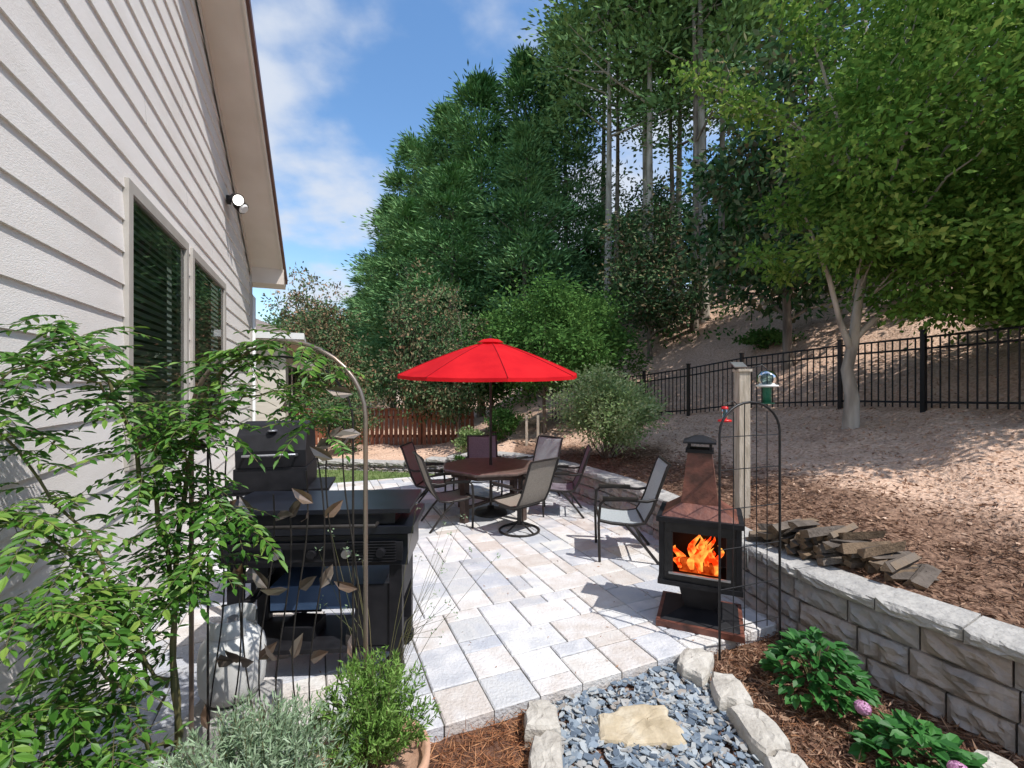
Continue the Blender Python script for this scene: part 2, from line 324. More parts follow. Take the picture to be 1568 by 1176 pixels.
# ---------------------------------------------------------------- house
house=bpy.data.objects.new('siding_house',None); scene.collection.objects.link(house)
P0=np.array([-1.195,-.512]); no=de
def W(t,z,o=0): 
    q=P0+dv*t+no*o; return (q[0],q[1],z)
TC=10.9; PK=1.5
def rz_(t): return 4.45+.46*(TC-max(t,PK)) - (.46*(PK-t) if t<PK else 0)
wins=[(4.14,5.83),(6.0,8.0)]; wz=(1.37,3.5)
B=MB(); ex=.235
def piece(ta,tb,za,zb,zc):
    oa=.020-.016*(za-zc)/ex; ob=.020-.016*(zb-zc)/ex
    def tl(z):
        if z<=4.45: return (-8,TC)
        return (PK-(rz_(PK)-z)/.46, TC-(z-4.45)/.46)
    a0,a1=tl(za); b0,b1=tl(zb)
    v=[W(max(ta,a0),za,oa),W(min(tb,a1),za,oa),W(min(tb,b1),zb,ob),W(max(ta,b0),zb,ob)]
    f=[(0,1,2,3)]
    if abs(za-zc)<1e-6:
        v+=[W(max(ta,a0),za,0),W(min(tb,a1),za,0)]; f.append((0,4,5,1))
    B.add(v,f,M_siding)
k=0; z=-.1
while z<rz_(PK)-.2:
    zs=sorted({z,z+ex}|{q for q in wz if z<q<z+ex})
    for za,zb in zip(zs[:-1],zs[1:]):
        if za>=wz[0]-1e-6 and zb<=wz[1]+1e-6:
            for ta,tb in [(-8,wins[0][0]),(wins[0][1],wins[1][0]),(wins[1][1],TC)]: piece(ta,tb,za,zb,z)
        else: 
            jt=3+((k*37)%50)/10
            if z>wz[1] and jt<TC-(max(zb,4.45)-4.45)/.46-.4: piece(-8,jt-.002,za,zb,z); piece(jt+.002,20,za,zb,z)
            else: piece(-8,TC,za,zb,z)
    z+=ex;k+=1
B.obj('lap_siding',parent=house)
B=MB()
def obx(t,z,o,st,so,sz,m): 
    q=P0+dv*t+no*o; box(B,(q[0],q[1],z),(so,st,sz),m,rz=math.atan2(no[1],no[0]))
obx(TC+.03,2.1,-.01,.12,.12,4.4,M_trim)
obx(TC-.25+.3,2.1,-4.2,.1,8.2,4.4,M_hwall)
B.obj('corner_trim',parent=house)
for wi,(ta,tb) in enumerate(wins):
    B=MB(); zc=(wz[0]+wz[1])/2; hh=wz[1]-wz[0]; w=.085
    obx(ta+w/2,zc,.0,w,.09,hh,M_trim); obx(tb-w/2,zc,.0,w,.09,hh,M_trim)
    obx((ta+tb)/2,wz[1]-w/2,.0,tb-ta-2*w-.002,.088,w,M_trim); obx((ta+tb)/2,wz[0]+w/2,.01,tb-ta-2*w-.002,.11,w,M_trim)
    gq=[W(ta+w,wz[0]+w,.018),W(tb-w,wz[0]+w,.018),W(tb-w,wz[1]-w,.018),W(ta+w,wz[1]-w,.018)]
    nn_=(Vector(gq[1])-Vector(gq[0])).cross(Vector(gq[2])-Vector(gq[0]))
    B.add(gq,[(0,1,2,3) if nn_.dot(Vector((no[0],no[1],0)))>0 else (3,2,1,0)],M_glass)
    zz=wz[0]+w+.03
    while zz<wz[1]-w-.05:
        B.add([W(ta+w,zz,.008),W(tb-w,zz,.008),W(tb-w,zz+.046,-.014),W(ta+w,zz+.046,-.014)],[(0,1,2,3)],M_blind); zz+=.062
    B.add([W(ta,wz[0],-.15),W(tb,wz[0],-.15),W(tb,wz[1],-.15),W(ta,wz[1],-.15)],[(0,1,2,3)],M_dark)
    B.obj('window',parent=house)
B=MB()
def ov(t): return .5+.15*(t-6)/5.5
pts=[-3.0+.0,PK,6,11.5]
for ta,tb in zip(pts[1:-1],pts[2:]):
    za,zb=rz_(ta),rz_(tb)
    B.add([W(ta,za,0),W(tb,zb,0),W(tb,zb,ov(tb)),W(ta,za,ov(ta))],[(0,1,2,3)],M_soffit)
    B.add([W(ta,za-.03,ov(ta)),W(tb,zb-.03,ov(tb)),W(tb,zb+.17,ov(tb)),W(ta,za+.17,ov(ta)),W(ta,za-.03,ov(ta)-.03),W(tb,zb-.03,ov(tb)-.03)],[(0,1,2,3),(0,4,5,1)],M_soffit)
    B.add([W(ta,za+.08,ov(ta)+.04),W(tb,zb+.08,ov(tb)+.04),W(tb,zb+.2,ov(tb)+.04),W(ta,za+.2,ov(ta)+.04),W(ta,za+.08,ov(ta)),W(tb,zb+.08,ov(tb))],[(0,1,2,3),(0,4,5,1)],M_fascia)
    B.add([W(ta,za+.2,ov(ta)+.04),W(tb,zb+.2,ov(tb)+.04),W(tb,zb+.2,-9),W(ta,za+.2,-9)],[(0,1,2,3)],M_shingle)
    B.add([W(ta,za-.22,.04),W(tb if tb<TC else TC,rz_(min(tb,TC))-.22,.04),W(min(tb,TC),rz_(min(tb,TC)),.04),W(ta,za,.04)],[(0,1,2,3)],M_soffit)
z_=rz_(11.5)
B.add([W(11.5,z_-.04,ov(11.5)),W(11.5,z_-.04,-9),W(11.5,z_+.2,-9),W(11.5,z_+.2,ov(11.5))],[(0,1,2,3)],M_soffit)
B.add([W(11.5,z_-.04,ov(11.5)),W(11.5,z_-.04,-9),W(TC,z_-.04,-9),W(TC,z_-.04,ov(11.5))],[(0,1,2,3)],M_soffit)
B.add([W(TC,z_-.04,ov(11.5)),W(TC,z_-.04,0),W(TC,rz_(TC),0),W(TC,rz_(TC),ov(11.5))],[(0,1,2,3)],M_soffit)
B.obj('gable_roof',parent=house)
B=MB(); tube(B,[W(11.57,z_+.1,ov(11.5)),W(11.57,z_+.1,-9)],.07,M_fascia,8); tube(B,[W(11.57,z_+.08,-.1),W(11.3,z_-.2,-.05),W(11.05,z_-.35,.06),W(11.05,0,.06)],.045,M_white,8); B.obj('gutter',parent=house)
B=MB(); a0,a1,o1=13.2,19.5,.55
def wall(ta,tb,oa,ob,zt,m): B.add([W(ta,-.1,oa),W(tb,-.1,ob),W(tb,zt,ob),W(ta,zt,oa)],[(0,1,2,3)],m)
wall(TC,a0,-.5,-.5,3.3,M_hwall); wall(a0,a0,-9,o1,3.3,M_hwall); wall(a0,a1,o1,o1,3.3,M_hwall); wall(a1,a1,o1,-9,3.3,M_hwall)
B.add([W(a0-.4,3.15,o1+.45),W(a1+.4,3.15,o1+.45),W(a1-1,5.3,-3.5),W(a0+2.2,5.3,-3.5),W(a0-.4,3.15,-9)],[(0,1,2,3),(0,3,4)],M_shingle)
B.add([W(a0-.4,3.14,o1+.45),W(a1+.4,3.14,o1+.45),W(a1+.4,3.3,o1+.45),W(a0-.4,3.3,o1+.45),W(a0-.4,3.14,-9),W(a0-.4,3.3,-9)],[(0,1,2,3),(0,3,5,4)],M_white)
B.add([W(a0-.4,3.13,o1+.45),W(a1+.4,3.13,o1+.45),W(a1+.4,3.13,-9),W(a0-.4,3.13,-9)],[(0,1,2,3)],M_soffit)
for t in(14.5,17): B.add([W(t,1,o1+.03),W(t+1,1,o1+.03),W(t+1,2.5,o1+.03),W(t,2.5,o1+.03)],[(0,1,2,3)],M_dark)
B.obj('rear_wing',parent=house)
B=MB(); q=W(8.2,4.85,0); e=np.array([no[0],no[1],0])
tube(B,[np.array(q)+e*.02,np.array(q)+e*.07],.07,M_frame,12)
for sd,dz in((-1,0),(1,-.06)):
    c=np.array(q)+e*.13+np.array([dv[0],dv[1],0])*.11*sd; aim=e*.6+np.array([dv[0]*sd*.3-dv[0]*.6,dv[1]*sd*.3-dv[1]*.6,-.5]); aim/=np.linalg.norm(aim)
    tube(B,[np.array(q)+e*.05,c],.015,M_frame,6); tube(B,[c-aim*.03,c+aim*.03,c+aim*.15],[.04,.075,.095],M_frame,14); tube(B,[c+aim*.15,c+aim*.18],[.08,.06],M_bulb if sd<0 else M_white,14)
B.obj('flood_light')

# ---------------------------------------------------------------- vegetation generators
def crown(B,c,rad,ncl,nlf,L,Wd,m,sig=.16,shell=.5,down=.2,limbs=None,flat=.6,mb=None,zcut=None):
    ph=R.uniform(0,6.28,6); pts=[]
    while len(pts)<ncl:
        d=R.normal(size=3); d/=np.linalg.norm(d)
        r=R.uniform(shell,1)*(1+.18*math.sin(3*math.atan2(d[1],d[0])+ph[0])+.15*math.sin(5*d[2]+ph[1])+.12*math.sin(7*math.atan2(d[1],d[0])+ph[2]))
        q=np.array(c)+d*np.array(rad)*r
        if zcut is not None and q[2]<zcut: continue
        pts.append(q)
    pts=np.array(pts); sg=sig*np.mean(rad)
    sc=R.uniform(.6,1.35,(ncl,1,1))
    off=R.normal(size=(ncl,nlf,3))*sg*sc; off[:,:,2]*=flat
    pos=(pts[:,None,:]+off).reshape(-1,3)
    d=off.reshape(-1,3)/sg+R.normal(0,.8,(len(pos),3)); d[:,2]-=down
    leaves(B,pos,d,L,Wd,m)
    if limbs:
        base,k,r=limbs; idx=R.choice(ncl,min(k,ncl),replace=False)
        for i in idx:
            b=np.array(base(pts[i])); e=pts[i]; ln=np.linalg.norm(e-b); mid=(b+e)/2+np.array([0,0,.12*ln])+R.normal(0,.06,3)*ln
            tube(B,[b,b*.5+mid*.5+R.normal(0,.03,3)*ln,mid,mid*.5+e*.5+R.normal(0,.03,3)*ln,e],[r,r*.75,r*.55,r*.35,r*.12],mb or M_bark,5,False)
    return pts
def trunk(B,h,r,m,wob=.02,n=9,top=.15,fl=1.35):
    pts=[];k=12;ax=R.normal(0,1,4)
    for i in range(k+1):
        t=i/k; pts.append((wob*h*math.sin(t*4+ax[0])*t,wob*h*math.sin(t*3+ax[1])*t,h*t-.15*(i==0)))
    rr=[r*(1-t*(1-top)) for t in np.linspace(0,1,k+1)]; rr[0]*=fl
    tube(B,pts,rr,m,n); P=np.array(pts); return lambda z: np.array([np.interp(z,P[:,2],P[:,0]),np.interp(z,P[:,2],P[:,1]),z])
def pine(h,zb,rmax,ncl,nlf,m,bark,name,tr=.2,power=.8,L=.34,Wd=.075,flat=.5,s0=(.3,.6),wob=.006):
    B=MB(); ax=trunk(B,h*.97,tr,bark,wob)
    pos=[];dirs=[]
    for i in range(ncl):
        t=R.random()**.9; z=zb+(h-zb)*t
        rr=rmax*((1-t)**power*.95+.06)*(1+.28*math.sin(z*1.7)+.18*math.sin(z*3.9+1)); a=R.uniform(0,6.28); rad=rr*R.uniform(.45,1.15)
        c=ax(z)+np.array([math.cos(a)*rad,math.sin(a)*rad,.2*rad+R.normal(0,.15)])
        if i%3==0:
            b=ax(max(z-.3*rad,.5)); tube(B,[b,b*.5+c*.5+np.array([0,0,-.05*rad]),c],[.02+.015*rad,.02+.008*rad,.01],bark,4,False)
        s=R.uniform(*s0)*(.5+.5*(rr/rmax)+.2); n=int(nlf*R.uniform(.6,1.3))
        o=R.normal(size=(n,3))*s; o[:,2]*=flat; pos.append(c+o); dirs.append(o/s*.7+np.array([math.cos(a),math.sin(a),.8])*.7+R.normal(0,.45,(n,3)))
    leaves(B,np.concatenate(pos),np.concatenate(dirs),L,Wd,m)
    o=B.obj(name); return o
used={}
def place(src,name,x,y,hscale,rot=None,sxy=None,z=None):
    if src not in used: o=src; used[src]=1
    else:
        o=bpy.data.objects.new(name,src.data); scene.collection.objects.link(o)
    o.name=name; o.location=(x,y,(H(x,y) if sdist(x,y)[0]>0 else 0)-.1 if z is None else z)
    o.rotation_euler=(0,0,R.uniform(0,6.28) if rot is None else rot); s=sxy or hscale; o.scale=(s,s,hscale); return o
pA=pine(18,2.0,3.3,200,135,M_pine,M_bark,'pine_tree',L=.36,Wd=.09,s0=(.26,.52))
pB=pine(18,1.5,2.9,180,135,M_pine,M_bark,'pine_tree',power=.65,L=.36,Wd=.09,s0=(.26,.52))
pC=pine(22,12,3.0,75,95,M_tall,M_barkL,'tall_pine_tree',tr=.19,power=.4,L=.27,Wd=.13,s0=(.35,.7))
pD=pine(22,9,2.5,60,90,M_tall,M_bark,'tall_pine_tree',tr=.14,power=.35,L=.27,Wd=.13,s0=(.3,.6),wob=.012)
def ptop(src,h,name,x,y,ztop,sxy=None): place(src,name,x,y,(ztop-H(x,y)+.1)/h,sxy=sxy)
for i,(x,y,zt,sx) in enumerate([(-19,56,11,1.1),(-15.5,47,11,1),(-11.8,39,12.5,1),(-8.6,33,15.3,1),(-6.4,30,17.8,1.0),(-3.9,27,18.2,1.0),(-1.7,25,18.6,1.05),(.8,25,19.8,1.0),(2.9,24.5,21.5,.85),(-5.5,24,11.5,.85),(-2.7,20.5,11.5,.85),(.6,20,13,.8)]):
    ptop(pA if i%2 else pB,18,'pine_tree',x,y,zt,sx)
for i,(x,y,zt) in enumerate([(4.0,19,21),(4.9,21.5,24),(5.6,18.5,22),(6.65,16.6,22),(7.1,16.9,23),(8.3,18,24),(8.4,23,25),(12,20,24),(12,15.5,21),(17,19,23),(19,15,20),(11,26,27),(4.9,24.5,25),(9.6,16.5,22),(6.2,21,23),(7.6,21.5,24),(10.4,18.5,22)]):
    ptop(pC if i%2==0 else pD,22,'tall_pine_tree',x,y,zt,1)
def broad(h,zc,rad,ncl,nlf,L,Wd,m,bark,name,tr=.12,nl=20,sig=.16,shell=.45,down=.2):
    B=MB(); ax=trunk(B,h*.75,tr,bark,.02)
    base=lambda q: ax(min(max(q[2]*.45+.3,zc-rad[2]*.9),h*.7))
    crown(B,(0,0,zc),rad,ncl,nlf,L,Wd,m,sig,shell,down,(base,nl,tr*.4),mb=bark)
    return B.obj(name)
uA=broad(9,5,(3.2,3.2,4.2),120,110,.30,.17,M_under,M_bark,'understory_tree')
uB=broad(8,4.2,(2.8,2.8,3.8),110,110,.28,.15,M_leafM,M_bark,'understory_tree')
for i,(x,y,s) in enumerate([(4.2,26,.72),(7.6,25,.68),(11,24,.68),(14.5,22,.75),(19,19,.8),(25,20,1.0),(9,32,.75),(16,29,.9),(22,27,1.2),(10.5,20.5,.55),(16,14.5,.7),(22,12,.9),(-12,32,.75),(-16,38,.9),(-20,44,1),(6.2,22.5,.55),(3.2,20.5,.5),(13,18.5,.6)]):
    place(uA if i%3 else uB,'understory_tree',x,y,s)
mA=broad(7,3.7,(2.2,2.2,3.3),120,100,.22,.10,M_mag,M_bark,'magnolia_tree',sig=.14)
for x,y,s,sz in [(6.9,11.4,1.0,1.18),(5.0,16.5,.8,.8),(-2.9,14.6,.55,.72),(-1.6,13.6,.42,.6),(10.5,12.8,1,1),(-7.2,17.5,.6,.72),(-8.6,19,.7,.85)]:
    place(mA,'magnolia_tree',x,y,sz,sxy=s)
gA=broad(4.6,2.7,(1.7,1.7,1.7),110,120,.13,.07,M_leafM,M_bark,'maple_tree',tr=.06,sig=.15)
place(gA,'maple_tree',.9,12.6,.95,sxy=1.05); place(gA,'maple_tree',2.4,14.2,.9,sxy=.9); place(gA,'maple_tree',-.6,14.5,.85,sxy=.9)
# big right deciduous tree
B=MB(); gx_,gy_=5.5,7.4; gz=H(gx_,gy_)
tp=[(0,0,-.15),(.03,0,.5),(-.04,.02,.95),(.05,0,1.4),(.10,-.05,2.1),(.3,-.15,3.4),(.6,-.3,5)]
tube(B,tp,[.13,.10,.085,.08,.06,.045,.03],M_barkL,10)
tube(B,[(.02,0,1.25),(-.2,-.05,1.7),(-.45,-.15,2.4),(-1.0,-.4,3.3)],[.055,.045,.035,.018],M_barkL,7); tube(B,[(.03,0,1.4),(.4,-.2,1.9),(1.0,-.5,2.4),(2.0,-.9,2.9)],[.055,.045,.035,.018],M_barkL,7)
base=lambda q:(q[0]*.25,q[1]*.25,1.8+.35*max(q[2]-1.7,0))
crown(B,(1.75,-.8,5.0),(2.9,2.8,3.1),260,240,.115,.06,M_leafB,.12,.45,.5,(base,24,.03),mb=M_barkL)
crown(B,(2.5,-1.1,2.65),(2.1,1.7,1.45),160,210,.11,.06,M_leafB,.13,.2,.6,(base,8,.022),mb=M_barkL)
crown(B,(.2,-.5,3.0),(1.6,1.3,.85),60,190,.11,.06,M_leafB,.14,.3,.3,(base,6,.018),mb=M_barkL)
for a in [(-2.3,-.6,4.9),(-2.9,-.4,5.5),(-1.7,-1.2,3.8),(-1.6,-.8,6.6),(-1.1,-1.6,4.6)]:
    b=(-.1,-.3,3.8); mid=((a[0]+b[0])/2,(a[1]+b[1])/2,(a[2]+b[2])/2+.35); tube(B,[b,mid,a],[.03,.02,.005],M_barkL,5)
    t=R.random((420,1)); c=np.array(mid)*(1-t)+np.array(a)*t+R.normal(0,.14,(420,3)); leaves(B,c,R.normal(0,1,(420,3))+np.array([-.6,0,-.4]),.12,.06,M_leafB)
B.obj('deciduous_tree',(gx_,gy_,gz))
def shrub(name,x,y,rad,h,ncl,nlf,L,Wd,m,stem=M_bark,sig=.16,zb=None,shell=.35):
    B=MB(); crown(B,(0,0,h*.58),(rad,rad,h*.45),ncl,nlf,L,Wd,m,sig,shell,-.1,(lambda q:(q[0]*.1,q[1]*.1,0),ncl//3,.012),mb=stem)
    return B.obj(name,(x,y,(H(x,y)-.03) if zb is None else zb))
shrub('flowering_shrub',1.85,8.8,1.0,1.65,130,120,.08,.036,M_bush)
shrub('flowering_shrub',3.3,12.0,.5,.8,40,70,.08,.04,M_bush)
shrub('evergreen_shrub',-.2,11.6,.45,.9,50,70,.07,.04,M_leafM); shrub('evergreen_shrub',-1.0,11.2,.35,.6,40,70,.07,.04,M_bush)
shrub('evergreen_shrub',-4.6,12.4,.9,1.8,70,80,.10,.05,M_mag)
for x,y in [(9.8,10.5),(9.5,8.4),(7.2,12.8),(11,10)]: shrub('hill_ivy',x,y,.7,.5,40,60,.09,.06,M_leafM)
B=MB(); n=240; cx=R.uniform(1,26,n); cy=R.uniform(10,32,n); s_=sdist(cx,cy); keep=(s_>8.5); cx,cy=cx[keep],cy[keep]; zz=hz(cx,cy)
c=np.stack([cx,cy,zz+.15],1); k=60; pos=(c[:,None,:]+R.normal(0,1,(len(c),k,3))*np.array([.6,.6,.16])).reshape(-1,3)
leaves(B,pos,R.normal(0,1,(len(pos),3))+np.array([0,0,.6]),.16,.09,M_leafM); B.obj('undergrowth')

# litter on hillside & beds
B=MB(); n=46000; x=R.uniform(.8,5.2,n); y=R.uniform(2.2,9.5,n); s_=sdist(x,y); k=(s_>.3)&(R.random(n)<np.where(s_<1.4,1,np.where(s_<2.2,.35,.04))); x,y=x[k],y[k]
d=R.normal(0,1,(len(x),3)); d[:,2]*=.12
leaves(B,np.stack([x,y,hz(x,y)+R.uniform(.004,.02,len(x))],1),d,.075,.011,M_strawD)
n=9000; x=R.uniform(1,8.5,n); y=R.uniform(2.5,13,n); k=sdist(x,y)>1.2; x,y=x[k],y[k]; d=R.normal(0,1,(len(x),3)); d[:,2]*=.35
leaves(B,np.stack([x,y,hz(x,y)+.012],1),d,.05,.03,M_clod); B.obj('leaf_litter')
def inpath(x,y): return (x>.2)&(x<1.45)
B=MB(); n=42000; x=R.uniform(-1.2,3.4,n); y=R.uniform(1.6,3.9,n)
k=(sdist(x,y)<-.03)&((x*dv[0]+y*dv[1])<2.6)&~inpath(x,y); x,y=x[k],y[k]; d=R.normal(0,1,(len(x),3)); d[:,2]*=.2
lf=x<.3; P=np.stack([x,y,-.085+R.uniform(0,.03,len(x))],1)
leaves(B,P[lf],d[lf],.11,.005,M_straw); leaves(B,P[~lf],d[~lf],.07,.010,M_strawD); 
q=P[~lf][:4500]; leaves(B,q,d[~lf][:4500],.10,.004,M_straw)
n=150; x=R.uniform(-1.5,2,n); y=R.uniform(2.8,9,n); k=((x*dv[0]+y*dv[1])>2.65)&(sdist(x,y)<-.02); x,y=x[k],y[k]; d=R.normal(0,1,(len(x),3)); d[:,2]*=.05
leaves(B,np.stack([x,y,np.full(len(x),.006)],1),d,.035,.008,M_straw)
B.obj('pine_straw_mulch')
B=MB(); B.add([(.2,1.0,-.083),(1.45,1.0,-.083),(1.45,3.4,-.083),(.2,2.95,-.083)],[(0,1,2,3)],M_mulch)
for i in range(4400):
    x=random.uniform(.25,1.4); y=random.uniform(1.8,3.5)
    if x*dv[0]+y*dv[1]>2.59: continue
    r=random.uniform(.010,.052)*random.uniform(.5,1); k=random.choice([4,5,5,6]); a0_=random.uniform(0,6.28); asx=random.uniform(.4,1)
    T=Matrix.Rotation(random.uniform(-.4,.4),3,'X')@Matrix.Rotation(random.uniform(-.4,.4),3,'Y'); zz=-.075+random.uniform(0,.03); th=random.uniform(.004,.009); v=[]
    ro=random.uniform(0,3.14)
    for lev in(0,1):
        for j in range(k):
            t=a0_+6.283*j/k; rr=r*(1+.3*math.sin(j*2.3+a0_)); px,py=rr*math.cos(t),rr*math.sin(t)*asx
            px,py=px*math.cos(ro)-py*math.sin(ro),px*math.sin(ro)+py*math.cos(ro); w_=T@Vector((px,py,lev*th)); v.append((x+w_.x,y+w_.y,zz+w_.z))
    B.add(v,[tuple(range(k,2*k))]+[(j,(j+1)%k,k+(j+1)%k,k+j) for j in range(k)],M_slate)
B.obj('slate_gravel')
def stone(B,cx,cy,lx,ly,h,zb,rz,m,n=16,ir=.12):
    v=[];ph=random.uniform(0,6)
    prof=[(1,0),(1.02,.5),(.98,.8),(.88,.97),(.6,1.03),(.25,1.05)]
    for s,zf in prof:
        for j in range(n):
            t=6.283*j/n; e=.6; c_=math.copysign(abs(math.cos(t))**e,math.cos(t)); s2=math.copysign(abs(math.sin(t))**e,math.sin(t))
            r=1+ir*math.sin(3*t+ph)*.5+ir*.4*math.sin(7*t+ph*2); px,py=lx/2*c_*s*r,ly/2*s2*s*r
            v.append((cx+px*math.cos(rz)-py*math.sin(rz),cy+px*math.sin(rz)+py*math.cos(rz),zb+h*zf+random.uniform(-.005,.005)))
    k=len(prof); f=[(i*n+j,i*n+(j+1)%n,(i+1)*n+(j+1)%n,(i+1)*n+j) for i in range(k-1) for j in range(n)]; f.append(tuple(range((k-1)*n,k*n)))
    B.add(v,f,m,False)
B=MB(); y=2.80
for i,l in enumerate([.24,.40,.34,.3,.3]): stone(B,.165+random.uniform(-.015,.025),y-l/2+.04,.20+random.uniform(-.02,.03),l,.13,-.09,random.uniform(-.1,.1)-.02,M_edge,ir=.2); y-=l+.005
for i,(x,y,r,l) in enumerate([(1.32,3.27,-.55,.34),(1.42,2.97,-.15,.30),(1.43,2.64,.05,.35),(1.44,2.30,.03,.32),(1.45,1.98,0,.3)]): stone(B,x,y,.22,l,.12,-.09,r,M_edge,ir=.2)
B.obj('edging_stones')
B=MB(); stone(B,.77,2.72,.48,.31,.045,-.07,.1,M_step,22,.22); stone(B,.8,2.1,.5,.34,.045,-.07,-.2,M_step,18,.2); B.obj('stepping_stone')
B=MB(); stone(B,2.5,2.38,.3,.16,.1,-.09,.5,M_edge); B.obj('loose_stone')

def hydr(x,y,r,h,n,fl):
    B=MB(); a=R.uniform(0,6.28,n); q=np.sqrt(R.random(n)); zz=h*(1-q**2*.65)*R.uniform(.55,1,n)
    c=np.stack([np.cos(a)*q*r,np.sin(a)*q*r,zz],1); d=np.stack([np.cos(a),np.sin(a),R.uniform(-.3,.3,n)],1)+R.normal(0,.35,(n,3))
    leaf2(B,c,d,np.array([0,0,1])+R.normal(0,.25,(n,3)),R.uniform(.06,.10,(n,1)),R.uniform(.045,.065,(n,1)),M_hyd)
    for i in range(14):
        t=R.uniform(0,6.28); tube(B,[(0,0,0),(math.cos(t)*r*.3,math.sin(t)*r*.3,h*.5),(math.cos(t)*r*.6,math.sin(t)*r*.6,h*.75)],.005,M_stem,4)
    for fx,fy,fz in fl:
        k=260; o=R.normal(0,1,(k,3)); o=nrm(o); pp=np.array([fx,fy,fz])+o*np.array([.04,.04,.032]); leaf2(B,pp,np.cross(o,R.normal(0,1,(k,3))),o,.018,.016,M_pink)
        tube(B,[(fx*.3,fy*.3,0),(fx,fy,fz)],.004,M_stem,4)
    B.obj('hydrangea_bush',(x,y,-.09))
hydr(2.02,3.02,.27,.44,340,[(.06,-.32,.17)]); hydr(2.18,2.42,.25,.25,260,[(-.02,-.22,.22)])

# ---------------------------------------------------------------- fences
B=MB(); fp=[(8.6,1.0),(7.7,3.6),(7.0,6.0),(6.2,8.6),(5.2,10.3),(3.6,12.4),(2.3,13.7),(1.2,14.6)]
line=[]; 
for a,b in zip(fp[:-1],fp[1:]):
    k=max(1,round(math.dist(a,b)/1.6))
    for i in range(k): line.append((a[0]+(b[0]-a[0])*i/k,a[1]+(b[1]-a[1])*i/k))
line.append(fp[-1])
for a,b in zip(line[:-1],line[1:]):
    za,zb=H(*a),H(*b); rz=math.atan2(b[1]-a[1],b[0]-a[0]); ln=math.dist(a,b)
    box(B,(a[0],a[1],za+.6),(.065,.065,1.36),M_fence,rz); box(B,(a[0],a[1],za+1.29),(.08,.08,.025),M_fence,rz)
    for hh in(.14,1.0,1.18): tube(B,[(a[0],a[1],za+hh),(b[0],b[1],zb+hh)],.017,M_fence,4)
    n=int(ln/.11)
    for i in range(1,n):
        t=i/n; x=a[0]+(b[0]-a[0])*t; y=a[1]+(b[1]-a[1])*t; z=za+(zb-za)*t; box(B,(x,y,z+.62),(.017,.017,1.14),M_fence,rz)
B.obj('iron_fence')
B=MB(); x=-9.5
while x<-1.2:
    y=14.2+(-.1)*x*.3; box(B,(x,y,.64),(.11,.025,1.1+random.uniform(-.01,.01)),M_redwood); x+=.15
box(B,(-5.4,14.42,.35),(8.4,.05,.09),M_redwood); box(B,(-5.4,14.42,.95),(8.4,.05,.09),M_redwood); box(B,(-5.4,14.3,1.22),(8.4,.14,.04),M_redwood); B.obj('wooden_fence')
B=MB(); cx,cy=-15,44
box(B,(cx,cy,1.6),(9,7,3.6),M_hwall); B.add([(cx-5,cy-4,3.4),(cx+5,cy-4,3.4),(cx+5,cy+4,3.4),(cx-5,cy+4,3.4),(cx-3,cy,5.6),(cx+3,cy,5.6)],[(0,1,5,4),(1,2,5),(2,3,4,5),(3,0,4)],M_shingle)
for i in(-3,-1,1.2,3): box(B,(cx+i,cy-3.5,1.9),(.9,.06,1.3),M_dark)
B.obj('neighbor_house')

# ---------------------------------------------------------------- umbrella, table
tx,ty=-.33,7.05
B=MB(); nr=8; rad=1.40; rings=9; ztop=2.66; zr=2.15
def canopy(th,f,so=0):
    k=(th/(2*math.pi/nr))%1; sag=math.sin(math.pi*k)
    r=rad*f*(1-.075*sag*f); z=ztop-(ztop-zr)*(f**1.25)-.07*sag*f*(1.15-f)+so
    return (r*math.cos(th),r*math.sin(th),z)
n=nr*8; v=[canopy(2*math.pi*j/n,i/rings) for i in range(1,rings+1) for j in range(n)]
v+=[(v[(rings-1)*n+j][0]*1.004,v[(rings-1)*n+j][1]*1.004,v[(rings-1)*n+j][2]-.05) for j in range(n)]
f=[(i*n+j,i*n+(j+1)%n,(i+1)*n+(j+1)%n,(i+1)*n+j) for i in range(rings) for j in range(n)]
v.append((0,0,ztop+.02)); f+=[(len(v)-1,j,(j+1)%n) for j in range(n)]
B.add(v,f,M_red,False)
lathe(B,[(0.001,ztop+.045),(.12,ztop+.03),(.2,ztop-.015)],M_red,16); lathe(B,[(.001,ztop+.1),(.018,ztop+.08),(.02,ztop+.03)],M_frame,10)
for i in range(nr):
    th=2*math.pi*i/nr; tube(B,[(0.02*math.cos(th),.02*math.sin(th),ztop-.03)]+[(lambda c:(c[0],c[1],c[2]-.012))(canopy(th,q)) for q in(.3,.6,1)],.008,M_frame,5)
    tube(B,[canopy(th,q,.003) for q in(.12,.3,.5,.7,.85,1)],.006,M_redS,5)
    c=canopy(th,.5); tube(B,[(.03*math.cos(th),.03*math.sin(th),ztop-.42),(c[0],c[1],c[2]-.015)],.007,M_frame,5)
B.xf(Matrix.Translation((0,0,2.2))@Matrix.Rotation(math.radians(3),4,'X')@Matrix.Rotation(.2,4,'Z')@Matrix.Translation((0,0,-2.2)))
tube(B,[(0,0,.02),(0,0,2.62)],.021,M_frame,10); lathe(B,[(.001,.12),(.05,.12),(.06,.07),(.24,.05),(.26,.0)],M_frame,24); tube(B,[(0,0,1.25),(.09,0,1.25)],.015,M_frame,6)
B.obj('patio_umbrella',(tx,ty,0))
B=MB(); rr=.78
lathe(B,[(.03,.75),(rr-.03,.75),(rr,.74),(rr,.715),(rr-.02,.70),(.03,.70)],M_table,8,smooth=False,rot=math.pi/8)
lathe(B,[(rr-.12,.70),(rr-.12,.63)],M_tleg,8,smooth=False,rot=math.pi/8)
for i in range(4):
    a=math.pi/4+i*math.pi/2; cx,cy=.6*math.cos(a),.6*math.sin(a)
    box(B,(cx,cy,.35),(.095,.095,.70),M_tleg,a); box(B,(cx*.6,cy*.6,.66),(.5,.05,.05),M_tleg,a)
